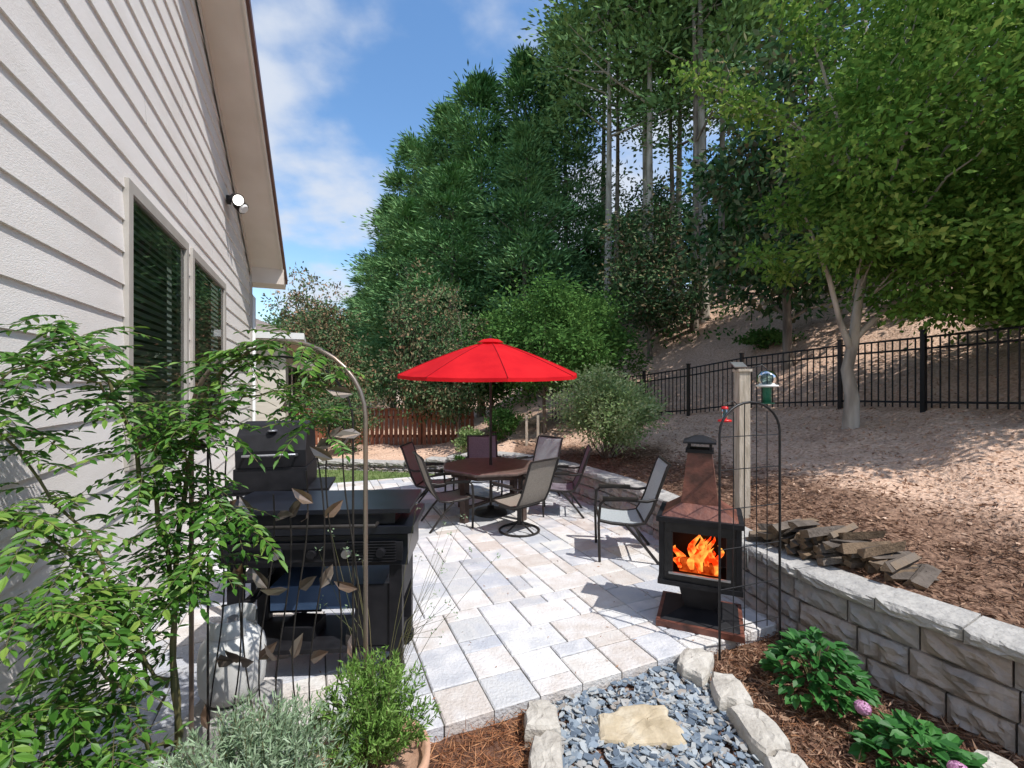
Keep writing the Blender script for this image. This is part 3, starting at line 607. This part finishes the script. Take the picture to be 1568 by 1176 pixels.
box(B,(0,0,.2),(1.16,.05,.04),M_tleg,math.pi/4); box(B,(0,0,.202),(1.16,.05,.035),M_tleg,-math.pi/4)
B.obj('patio_table',(tx,ty,0),.15,bevel=.004)
def chair(name,x,y,face,sling,swivel=False,s=1.0,hi=False):
    B=MB(); w=.27; bh=1.02 if not hi else 1.08
    sd=[(.24,.425),(.12,.40),(-.10,.385),(-.22,.41),(-.30,.56),(-.37,.76),(-.45,bh-.03),(-.475,bh)]
    for sx in(-1,1):
        tube(B,[(sx*w,a_,b_) for a_,b_ in sd],.017,M_frame,6)
        tube(B,[(sx*(w+.02),.24,.41 if swivel else 0.0),(sx*(w+.02),.25,.40),(sx*(w+.03),.235,.60),(sx*(w+.03),.19,.645),(sx*(w+.03),0,.655),(sx*(w+.02),-.24,.64),(sx*w,-.345,.66)],.016,M_frame,6)
        box(B,(sx*(w+.03),.03,.668),(.055,.36,.022),M_frame)
        if not swivel: tube(B,[(sx*(w+.01),-.02,.40),(sx*(w+.02),-.2,.2),(sx*(w+.02),-.36,.0)],.016,M_frame,6)
    for k in(0,3,7): tube(B,[(-w,sd[k][0],sd[k][1]),(w,sd[k][0],sd[k][1])],.014,M_frame,6)
    if swivel:
        ring=[(.27*math.cos(t),.27*math.sin(t),.015) for t in np.linspace(0,2*math.pi,25)]; tube(B,ring,.016,M_frame,6)
        for t in range(4): tube(B,[(.27*math.cos(t*1.571),.27*math.sin(t*1.571),.015),(.08*math.cos(t*1.571),.08*math.sin(t*1.571),.10),(0,0,.13)],.013,M_frame,6)
        tube(B,[(0,0,.1),(0,0,.35)],.032,M_frame,10); box(B,(0,0,.36),(.5,.3,.03),M_frame)
    else: tube(B,[(-w,-.2,.2),(w,-.2,.2)],.010,M_frame,6)
    k=8; v=[];P=np.array(sd); tt=np.linspace(0,len(sd)-1,20)
    for t in tt:
        a_=np.interp(t,range(len(sd)),P[:,0]); b_=np.interp(t,range(len(sd)),P[:,1])
        for i in range(k+1):
            u=i/k*2-1; v.append((u*w*.97,a_-(.0),b_+.006-.018*(1-u*u)))
    f=[(i*(k+1)+j,i*(k+1)+j+1,(i+1)*(k+1)+j+1,(i+1)*(k+1)+j) for i in range(19) for j in range(k)]
    B.add(v,f,sling,True)
    o=B.obj(name,(x,y,0),face); o.scale=(s,s,s); return o
def head(dx,dy): return math.atan2(dy,dx)-math.pi/2
chair('patio_chair',-.88,6.50,head(.85,.35),M_sling)
chair('patio_chair',-1.25,7.35,head(1,-.1),M_sling)
chair('patio_chair',-.50,8.15,head(.15,-1),M_slingP)
chair('patio_chair',.40,8.05,head(-.7,-.8),M_slingG)
chair('patio_chair',.74,7.1,head(-1,.1),M_slingP)
chair('swivel_patio_chair',.10,6.2,head(-.75,.75),M_sling,True)
chair('sling_lounge_chair',1.28,5.40,head(-1,.12),M_slingG,s=1.08)

# ---------------------------------------------------------------- outdoor fireplace
B=MB()
w,d,zb,zt=.58,.46,.38,.86
box(B,(0,0,zb-.02),(w+.06,d+.06,.04),M_grillM); box(B,(0,0,zt+.02),(w+.08,d+.08,.04),M_grillM)
for sx in(-1,1):
    for sy in(-1,1): box(B,(sx*w/2,sy*d/2,(zb+zt)/2),(.04,.04,zt-zb),M_grillM)
box(B,(0,d/2,(zb+zt)/2),(w-.04,.02,zt-zb),M_grillM); box(B,(-w/2,0,(zb+zt)/2),(.02,d-.04,zt-zb),M_grillM); 
fy=-d/2
box(B,(0,fy,zt-.04),(w-.045,.025,.08),M_iron); box(B,(0,fy,zb+.03),(w-.045,.025,.06),M_iron)
for sx in(-1,1): box(B,(sx*(w/2-.055),fy,(zb+zt)/2-.01),(.07,.024,zt-zb-.142),M_iron)
box(B,(0,fy-.025,zb+.065),(w*.8,.02,.015),M_steel)
for i in range(1,6): box(B,(w/2,-d/2+i*d/6,(zb+zt)/2),(.012,.012,zt-zb),M_iron)
box(B,(w/2-.02,0,(zb+zt)/2),(.008,d-.06,zt-zb-.01),M_grillM)
for i in range(3): tube(B,[(-.16,-.05+i*.07,zb+.05+.03*(i==1)),(.15,-.08+i*.07,zb+.06+.03*(i==1))],.035,M_ember,7)
for i in range(15):
    cx=random.uniform(-.17,.17); cy=random.uniform(-.16,.08); h=random.uniform(.14,.31)*(1-abs(cx)*1.6); wd=random.uniform(.02,.042); v=[];ph=random.uniform(0,6); a=random.uniform(-.5,.5)
    for j in range(8):
        t=j/7; ww=wd*(math.sin(math.pi*min(t*.9+.12,1))**.8); ox=.03*math.sin(5*t+ph)*t*2
        v+=[(cx+ox-ww*math.cos(a),cy-ww*math.sin(a),zb+.06+h*t),(cx+ox+ww*math.cos(a),cy+ww*math.sin(a),zb+.06+h*t)]
    B.add(v,[(2*j,2*j+1,2*j+3,2*j+2) for j in range(7)],M_fire)
def frus(z0,z1,a0,b0,a1,b1,m): B.add([(-a0,-b0,z0),(a0,-b0,z0),(a0,b0,z0),(-a0,b0,z0),(-a1,-b1,z1),(a1,-b1,z1),(a1,b1,z1),(-a1,b1,z1)],[(0,1,5,4),(1,2,6,5),(2,3,7,6),(3,0,4,7),(4,5,6,7)],m)
frus(zt+.04,zt+.14,w/2,d/2,.15,.14,M_cop); frus(zt+.14,1.42,.145,.135,.095,.09,M_cop); frus(1.42,1.45,.11,.105,.11,.105,M_grillM)
for sx in(-1,1):
    for sy in(-1,1): box(B,(sx*.085,sy*.08,1.475),(.02,.02,.06),M_grillM)
frus(1.50,1.515,.13,.125,.13,.125,M_grillM); frus(1.515,1.56,.13,.125,.03,.03,M_grillM)
frus(.12,zb-.04,.12,.10,.17,.14,M_grillM); frus(.05,.12,.30,.26,.13,.11,M_grillM); frus(.0,.05,.33,.29,.33,.29,M_cop)
tube(B,[(w/2+.02,.0,.62),(w/2+.07,-.03,.63),(w/2+.07,-.03,.5)],.008,M_steel,6)
B.obj('outdoor_fireplace',(1.61,3.90,0),math.radians(-24),bevel=.004)

def arch(B,x0,y0,x1,y1,zs,zt,r,m,zb=0,n=14):
    c=((x0+x1)/2,(y0+y1)/2); pts=[(x0,y0,zb),(x0,y0,zs)]
    for i in range(1,n): t=math.pi*i/n; k=-math.cos(t); pts.append((c[0]+(x1-x0)/2*k,c[1]+(y1-y0)/2*k,zs+(zt-zs)*math.sin(t)))
    pts+=[(x1,y1,zs),(x1,y1,zb)]; tube(B,pts,r,m,6)
B=MB(); arch(B,1.56,3.42,2.13,3.62,1.62,1.86,.010,M_iron,-.08)
for k in(.22,.4,.6,.78):
    x=1.56+.57*k; y=3.42+.2*k; tube(B,[(x,y,.1),(x,y,1.62+.24*math.sin(math.pi*k)**.8)],.004,M_iron,5)
for z in(.15,.45,.75,1.05,1.35,1.6): tube(B,[(1.56,3.42,z),(2.13,3.62,z)],.004,M_iron,5)
B.obj('garden_trellis')

px,py=2.58,5.1; pz=H(px,py)
B=MB(); box(B,(0,0,.8),(.12,.12,1.66),M_wood); box(B,(0,0,1.64),(.15,.15,.03),M_wood); box(B,(-.05,-.02,1.70),(.14,.12,.012),M_steel,rx=.5); box(B,(-.05,0,1.675),(.05,.05,.06),M_frame)
tube(B,[(0,0,1.5),(.08,-.02,1.66),(.2,-.04,1.70),(.25,-.05,1.64)],.007,M_iron,6); tube(B,[(0,0,1.2),(-.12,-.04,1.3),(-.22,-.05,1.26)],.006,M_iron,6)
B.obj('wooden_post',(px,py,pz))
B=MB(); lathe(B,[(.001,.11),(.06,.10),(.10,.05),(.105,.0),(.08,-.05)],M_fglass,20); lathe(B,[(.08,-.05),(.115,-.055),(.115,-.075),(.02,-.08)],M_white,20); lathe(B,[(.045,-.08),(.045,-.25),(.001,-.25)],M_greenp,14); lathe(B,[(.075,-.25),(.075,-.262),(.001,-.263)],M_greenp,14)
B.obj('bird_feeder',(px+.25,py-.05,pz+1.53))
B=MB(); lathe(B,[(.001,.09),(.03,.08),(.034,-.02),(.02,-.04)],M_fglass,14); lathe(B,[(.02,-.04),(.07,-.05),(.075,-.07),(.001,-.08)],M_redp,16); lathe(B,[(.001,.10),(.035,.095),(.036,.07)],M_redp,14)
B.obj('hummingbird_feeder',(px-.22,py-.05,pz+1.14))

# ---------------------------------------------------------------- firewood
B=MB()
for lay,cnt in((0,24),(1,18),(2,12),(3,5)):
    for i in range(cnt):
        t=(i+random.random())/cnt
        if lay: t=.06*lay+t*(1-.2*lay)
        base_=np.array([2.36,4.26])*(1-t)+np.array([3.04,3.28])*t
        sx=base_[0]+random.uniform(-.03,.17); yy=base_[1]+random.uniform(-.05,.13)
        L=random.uniform(.30,.46); r=random.uniform(.035,.06); a=random.uniform(-.45,.7)
        zz=.55+lay*.068+random.uniform(0,.015)
        k=random.choice([3,4,5]); ph=random.uniform(0,6); v=[]
        for e in(-1,0,1):
            for j in range(k): th=ph+6.283*j/k; rr=r*(1+.25*math.sin(j*3+ph))*random.uniform(.9,1.1); v.append((e*L/2+random.uniform(-.015,.015),rr*math.cos(th),rr*math.sin(th)*.8))
        T=np.array(Matrix.Rotation(a,3,'Z')@Matrix.Rotation(random.uniform(-.1,.1),3,'Y')); v=np.array(v)@T.T+np.array([sx,yy,zz])
        B.add(v,[(q*k+j,q*k+(j+1)%k,q*k+k+(j+1)%k,q*k+k+j) for q in(0,1) for j in range(k) if j!=0],M_log); B.add(v,[(0,1,k+1,k),(k,k+1,2*k+1,2*k),tuple(range(k))[::-1],tuple(range(2*k,3*k))],M_logE)
B.obj('firewood_pile')

# ---------------------------------------------------------------- grill
B=MB(); w=1.2; d=.5
for sx in(-1,1):
    for sy in(-1,1): box(B,(sx*.50,sy*.2,.42),(.08,.07,.68),M_grillM)
    tube(B,[(sx*.48,-.24,.07),(sx*.48,-.18,.07)],.07,M_grillM,14); tube(B,[(sx*.48,.18,.07),(sx*.48,.24,.07)],.07,M_grillM,14)
box(B,(0,0,.2),(1.02,.46,.03),M_grillM); box(B,(.05,.02,.52),(.72,.36,.16),M_cover); 
for sx in(-1,1): box(B,(sx*.45,0,.5),(.03,.40,.05),M_grillM)
box(B,(0,0,.86),(1.16,.50,.20),M_grill); box(B,(0,-.265,.86),(1.10,.035,.12),M_grillM)
box(B,(0,0,1.0),(1.24,.58,.05),M_grill); box(B,(0,0,1.07),(1.0,.50,.08),M_grill); box(B,(0,-.02,1.125),(1.2,.56,.03),M_grill)
for i in range(5): c=-.42+i*.21; tube(B,[(c,-.28,.86),(c,-.325,.86)],[.032,.026],M_steel if i%2 else M_grillM,14)
tube(B,[(-.4,-.3,1.05),(-.4,-.36,1.05),(.4,-.36,1.05),(.4,-.3,1.05)],.013,M_frame,8)
for i in range(8): box(B,(.36+i*.0,-.288,.80+.018*i),(.3,.012,.006),M_grillM)
box(B,(.53,.0,.66),(.02,.42,.3),M_grillM); box(B,(-.30,.22,.5),(.38,.02,.5),M_grillM); box(B,(.36,-.21,.42),(.24,.02,.4),M_grillM)
box(B,(.30,-.05,.245),(.3,.25,.06),M_frame,.2); box(B,(-.15,-.02,.26),(.22,.2,.09),M_grillM,-.15)
tube(B,[(-.3,.1,.78),(-.42,-.1,.5),(-.45,-.3,.55),(-.40,-.55,.66)],.009,M_iron,6)
g_=B.obj('gas_grill',(-1.33,3.28,0),.06,bevel=.008); g_.scale=(1.06,1,1.03)
B=MB()
prof=[(-.24,.0),(-.25,.14),(-.20,.27),(-.10,.35),(.06,.37),(.18,.32),(.24,.2),(.25,0)]
v=[(sx*.27,a_,1.3+b_) for sx in(-1,1) for a_,b_ in prof]; k=len(prof)
B.add(v,[(j,j+1,k+j+1,k+j) for j in range(k-1)]+[tuple(range(k))[::-1],tuple(range(k,2*k))],M_grillM)
box(B,(0,0,1.2),(.56,.52,.19),M_grillM); box(B,(0,0,1.09),(.9,.5,.03),M_grillM)
tube(B,[(-.2,-.25,1.40),(-.2,-.31,1.41),(.2,-.31,1.41),(.2,-.25,1.40)],.012,M_steel,8); lathe(B,[(.001,.01),(.04,.01),(.04,0)],M_steel,14,(0,-.2,1.6))
for sx in(-1,1):
    for sy in(-1,1): box(B,(sx*.25,sy*.2,.55),(.04,.04,1.08),M_grillM)
box(B,(0,0,.35),(.5,.42,.03),M_grillM); B.obj('smoker_grill',(-2.08,4.05,0),.25,bevel=.008)
B=MB(); pr=[(.11,0),(.12,.0),(.12,.035)]; lathe(B,pr,M_tank,24)
lathe(B,[(.06,.03),(.12,.05),(.15,.10),(.155,.16),(.155,.27),(.145,.32),(.11,.37),(.05,.395),(.001,.40)],M_tank,28)
for t0,t1 in((.4,2.6),(3.5,5.8)):
    v=[];k=10
    for j in range(k+1): t=t0+(t1-t0)*j/k; v+=[(.10*math.cos(t),.10*math.sin(t),.375),(.105*math.cos(t),.105*math.sin(t),.46),(.112*math.cos(t),.112*math.sin(t),.46),(.112*math.cos(t),.112*math.sin(t),.375)]
    B.add(v,[(4*j+i,4*j+4+i,4*j+4+i+1,4*j+i+1) for j in range(k) for i in range(3)],M_tank,True)
tube(B,[(0,0,.39),(0,0,.44)],.025,M_steel,10); tk=B.obj('propane_tank',(-1.57,2.56,.215)); tk.scale=(1.08,1.08,1.08)
B=MB(); box(B,(0,0,.105),(.40,.38,.21),M_conc,.1); B.obj('concrete_block',(-1.57,2.56,.002),bevel=.01)

# ---------------------------------------------------------------- left trellis with bronze leaves
B=MB(); ty0=2.3
arch(B,-1.62,ty0,-.74,ty0,1.83,2.22,.012,M_bronze,-.09,18); arch(B,-1.55,ty0+.02,-.81,ty0+.02,1.8,2.14,.006,M_frame,-.09,18)
lc=[];ld=[]
for i in range(9):
    x=-1.5+i*.085; a=random.uniform(0,6); pts=[(x+.04*math.sin(a+z*4),ty0+.01,z) for z in np.arange(0,1.3+random.random()*.6,.12)]; tube(B,pts,.004,M_frame,5)
    for p_ in pts[2::3]:
        if random.random()<.75: lc.append(p_); ld.append((random.uniform(-1,1),random.uniform(-.5,.2),random.uniform(.1,1)))
for x,z in [(-.98,2.08),(-.80,1.95),(-.76,1.75),(-1.15,1.9),(-.9,1.62),(-1.0,1.4)]: lc.append((x,ty0-.01,z)); ld.append((random.uniform(-1,.2),-.3,random.uniform(-.6,.8)))
lc=np.array(lc); leaf2(B,lc,np.array(ld),np.array([0,-1,.2])+R.normal(0,.4,(len(lc),3)),.13,.06,M_bronze)
B.obj('metal_trellis')

# wisteria vine
B=MB(); stems=[]
def stem(pts,r=.008,dens=1.0):
    P=[Vector(p) for p in pts]
    for _ in range(2):
        q=[P[0]]
        for a,b in zip(P[:-1],P[1:]): q+=[a*.75+b*.25,a*.25+b*.75]
        q.append(P[-1]); P=q
    P=[p+Vector(R.normal(0,.012,3)) for p in P]
    tube(B,P,[r*(1-.6*i/len(P)) for i in range(len(P))],M_stem,5); stems.append((P,dens))
stem([(-1.6,2.2,-.09),(-1.65,2.2,.8),(-1.58,2.2,1.5),(-1.5,2.2,2.0),(-1.2,2.2,2.2)],.016,1.1)
stem([(-1.6,2.15,.0),(-1.58,2.15,.9),(-1.62,2.1,1.4),(-1.7,2.0,1.9),(-1.85,1.9,2.22)],.014,1.5)
stem([(-1.6,2.1,.5),(-1.75,1.95,1.2),(-1.95,1.8,1.7),(-2.1,1.75,2.05)],.008,1.1)
stem([(-1.6,2.1,.6),(-1.7,1.9,1.1),(-1.75,1.75,1.4),(-1.95,1.7,1.5)],.008,1.5)
stem([(-1.6,2.1,.3),(-1.65,1.85,.8),(-1.6,1.7,1.1),(-1.7,1.6,1.2)],.008,1.9)
stem([(-1.6,2.1,.2),(-1.6,1.9,.6),(-1.65,1.7,.8),(-1.75,1.55,.85)],.008,2.0)
stem([(-1.6,2.1,.1),(-1.6,1.9,.3),(-1.6,1.75,.5),(-1.65,1.6,.65)],.008,1.8)
stem([(-1.6,2.1,.1),(-1.6,1.9,.3),(-1.6,1.7,.45),(-1.65,1.6,.5)],.008,1.8)
stem([(-1.6,2.2,1.5),(-1.5,2.15,1.75),(-1.3,2.15,1.95),(-1.05,2.2,1.95),(-.9,2.2,1.75)],.006,.9)
stem([(-1.65,2.2,1.3),(-1.45,2.1,1.5),(-1.3,2.1,1.35)],.006,1.5)
stem([(-1.65,2.2,1.6),(-1.55,2.05,1.9),(-1.4,2.05,1.8)],.006,1.5)
stem([(-1.6,2.2,.9),(-1.5,2.05,1.2),(-1.4,2.05,1.15)],.006,1.5)
stem([(-1.7,2.0,1.9),(-1.8,1.75,2.12),(-1.9,1.65,2.0)],.006,1.2)
stem([(-1.1,2.2,2.2),(-.95,2.1,2.15),(-.8,2.1,1.95)],.004,.6)
LC=[];LD=[];LN=[];LL=[]
for P,dens in stems:
    ln=sum((a-b).length for a,b in zip(P[:-1],P[1:])); k=int(ln*37*dens)
    for _ in range(k):
        t=random.uniform(.12,1)*(len(P)-1.01); i=int(t); p0=P[i].lerp(P[i+1],t-i)
        a=random.uniform(0,6.283); d=Vector((math.cos(a),math.sin(a)*.8-.25,random.uniform(-.2,.7))).normalized(); L=random.uniform(.14,.30); nl=random.choice([4,5,6]); pts=[]
        p_=p0+Vector(R.normal(0,.03,3))
        if p0.z<1.0 and p0.y>1.85 and d.x>-.2: continue
        if p0.z<.6 and p0.y>1.95: continue
        for j in range(nl+2):
            pts.append(p_.copy()); d=(d+Vector((0,0,-.13))).normalized(); p_=p_+d*L/(nl+1)
        tube(B,pts,.0016,M_stem,3,False)
        sz=random.uniform(.7,1.1)
        for j in range(1,nl+2):
            dd=(pts[j]-pts[j-1]).normalized(); sd=dd.cross(Vector((0,0,1))); 
            if sd.length<.1: sd=Vector((1,0,0))
            sd.normalize(); nn=sd.cross(dd)
            ll=random.uniform(.048,.068)*sz
            if j==nl+1: LC.append(pts[j]);LD.append(dd);LN.append(nn);LL.append(ll)
            else:
                for s in(-1,1): LC.append(pts[j]);LD.append(sd*s+dd*.55+Vector((0,0,-.25)));LN.append(nn+Vector(R.normal(0,.3,3)));LL.append(ll)
LL=np.array(LL)[:,None]; leaf2(B,np.array(LC),np.array(LD),np.array(LN),LL,LL*.38,M_vine)
B.obj('wisteria_vine')
def pot(name,x,y,r,h,z):
    B=MB(); lathe(B,[(.001,0),(r*.68,0),(r*.9,h*.8),(r*.92,h*.82),(r*1.02,h*.83),(r*1.04,h),(r*.93,h),(r*.9,h*.86),(.001,h*.85)],M_terra,32); return B.obj(name,(x,y,z))
def herb(name,x,y,z,r,h,ns,m,L,Wd,den):
    B=MB()
    for i in range(ns):
        a=random.uniform(0,6.28); q=random.random()**.6; e=Vector((math.cos(a)*r*q,math.sin(a)*r*q,h*(1.05-.55*q*q)*random.uniform(.7,1.05))); b=Vector((math.cos(a)*r*q*.25,math.sin(a)*r*q*.25,0)); mid=(b+e)/2+Vector((0,0,.1*h))+Vector(R.normal(0,.02,3))
        tube(B,[b,mid,e],[.003,.002,.001],M_stem,3,False)
        t=R.uniform(.15,1,(den,1)); c=np.where(t<.5,np.array(b)*(1-2*t)+np.array(mid)*2*t,np.array(mid)*(2-2*t)+np.array(e)*(2*t-1)); dd=np.array((e-b).normalized())
        leaves(B,c+R.normal(0,.006,c.shape),R.normal(0,.7,(den,3))+dd*.9,L,Wd,m)
    return B.obj(name,(x,y,z))
pot('terracotta_pot',-.63,2.05,.25,.42,-.09); herb('green_herb_plant',-.64,2.1,.26,.30,.48,120,M_herb,.032,.008,70)
pot('terracotta_pot',-1.02,1.72,.22,.40,-.09); herb('silver_lavender_plant',-.98,1.72,.26,.42,.48,210,M_silver,.038,.007,75)
B=MB()
for i in range(26):
    a=random.uniform(-.5,2.6); l=random.uniform(.3,.75); e=(math.cos(a)*l*.9,math.sin(a)*l*.5,.5+random.uniform(0,.6)); mid=(e[0]*.45,e[1]*.45,.5); tube(B,[(0,0,0),mid,e],[.002,.0015,.0008],M_stem,3,False)
    leaves(B,np.array([e])+R.normal(0,.01,(6,3)),R.normal(0,1,(6,3)),.02,.008,M_silver)
B.obj('wispy_plant',(-.7,2.35,.2))
B=MB(); lathe(B,[(.001,0),(.14,0),(.18,.28),(.2,.3),(.001,.27)],M_white,20); B.obj('white_planter',(-1.0,9.0,0)); shrub('potted_plant',-1.0,9.0,.22,.35,20,60,.06,.03,M_leafM,zb=.25)
B=MB()
for x in(.35,.62): box(B,(x,10.9,.8),(.06,.06,.9),M_wood)
B.obj('garden_post')

# ---------------------------------------------------------------- world, sun, camera
sel,saz=math.radians(58),math.radians(124)
w=bpy.data.worlds.new('World'); scene.world=w; w.use_nodes=True; nt=w.node_tree; nt.nodes.clear(); N=nt.nodes.new; Lk=nt.links.new
o=N('ShaderNodeOutputWorld'); bg=N('ShaderNodeBackground'); bg.inputs[1].default_value=.15
sk=N('ShaderNodeTexSky'); sk.sky_type='NISHITA'; sk.sun_disc=False; sk.sun_elevation=sel; sk.sun_rotation=saz; sk.ozone_density=2.5; sk.air_density=1.2; sk.dust_density=.4
tc=N('ShaderNodeTexCoord'); sp=N('ShaderNodeSeparateXYZ'); Lk(tc.outputs['Generated'],sp.inputs[0])
mxz=N('ShaderNodeMath'); mxz.operation='MAXIMUM'; mxz.inputs[1].default_value=.0; Lk(sp.outputs[2],mxz.inputs[0])
az=N('ShaderNodeMath'); az.operation='ADD'; az.inputs[1].default_value=.25; Lk(mxz.outputs[0],az.inputs[0])
cb=N('ShaderNodeCombineXYZ')
for i in(0,1):
    dvd=N('ShaderNodeMath'); dvd.operation='DIVIDE'; Lk(sp.outputs[i],dvd.inputs[0]); Lk(az.outputs[0],dvd.inputs[1]); Lk(dvd.outputs[0],cb.inputs[i])
mp=N('ShaderNodeMapping'); mp.inputs['Location'].default_value=(1.3,.4,0); Lk(cb.outputs[0],mp.inputs[0])
na=N('ShaderNodeTexNoise'); na.inputs['Scale'].default_value=2.2; na.inputs['Detail'].default_value=7; na.inputs['Roughness'].default_value=.5; Lk(mp.outputs[0],na.inputs[0])
ra=N('ShaderNodeMapRange'); ra.interpolation_type='SMOOTHSTEP'; ra.inputs[1].default_value=.43; ra.inputs[2].default_value=.63; ra.inputs[4].default_value=.92; Lk(na.outputs[0],ra.inputs[0])
cl=N('ShaderNodeMix'); cl.data_type='RGBA'; cl.inputs[7].default_value=(4.9,5.3,6.0,1); Lk(ra.outputs[0],cl.inputs[0]); 
hs=N('ShaderNodeHueSaturation'); hs.inputs['Saturation'].default_value=1.15; hs.inputs['Value'].default_value=1.45; Lk(sk.outputs[0],hs.inputs['Color']); Lk(hs.outputs[0],cl.inputs[6])
Lk(cl.outputs[2],bg.inputs[0]); Lk(bg.outputs[0],o.inputs[0])
sd=bpy.data.lights.new('sun','SUN'); sd.energy=5.0; sd.angle=math.radians(.53); sd.color=(1,.96,.91); so=bpy.data.objects.new('sun',sd); scene.collection.objects.link(so)
to=Vector((math.sin(saz)*math.cos(sel),math.cos(saz)*math.cos(sel),math.sin(sel))); so.rotation_euler=to.to_track_quat('Z','Y').to_euler(); so.location=(0,0,30)
cam=bpy.data.cameras.new('camera'); cam.sensor_width=36; cam.lens=16.0; cam.clip_start=.05; cam.clip_end=2000
co=bpy.data.objects.new('camera',cam); scene.collection.objects.link(co); co.location=(0,0,2.0); co.rotation_euler=(math.radians(90),0,0); scene.camera=co
scene.view_settings.view_transform='Standard'; scene.view_settings.look='None'; scene.view_settings.exposure=0
print('faces',sum(len(m.polygons) for m in bpy.data.meshes))
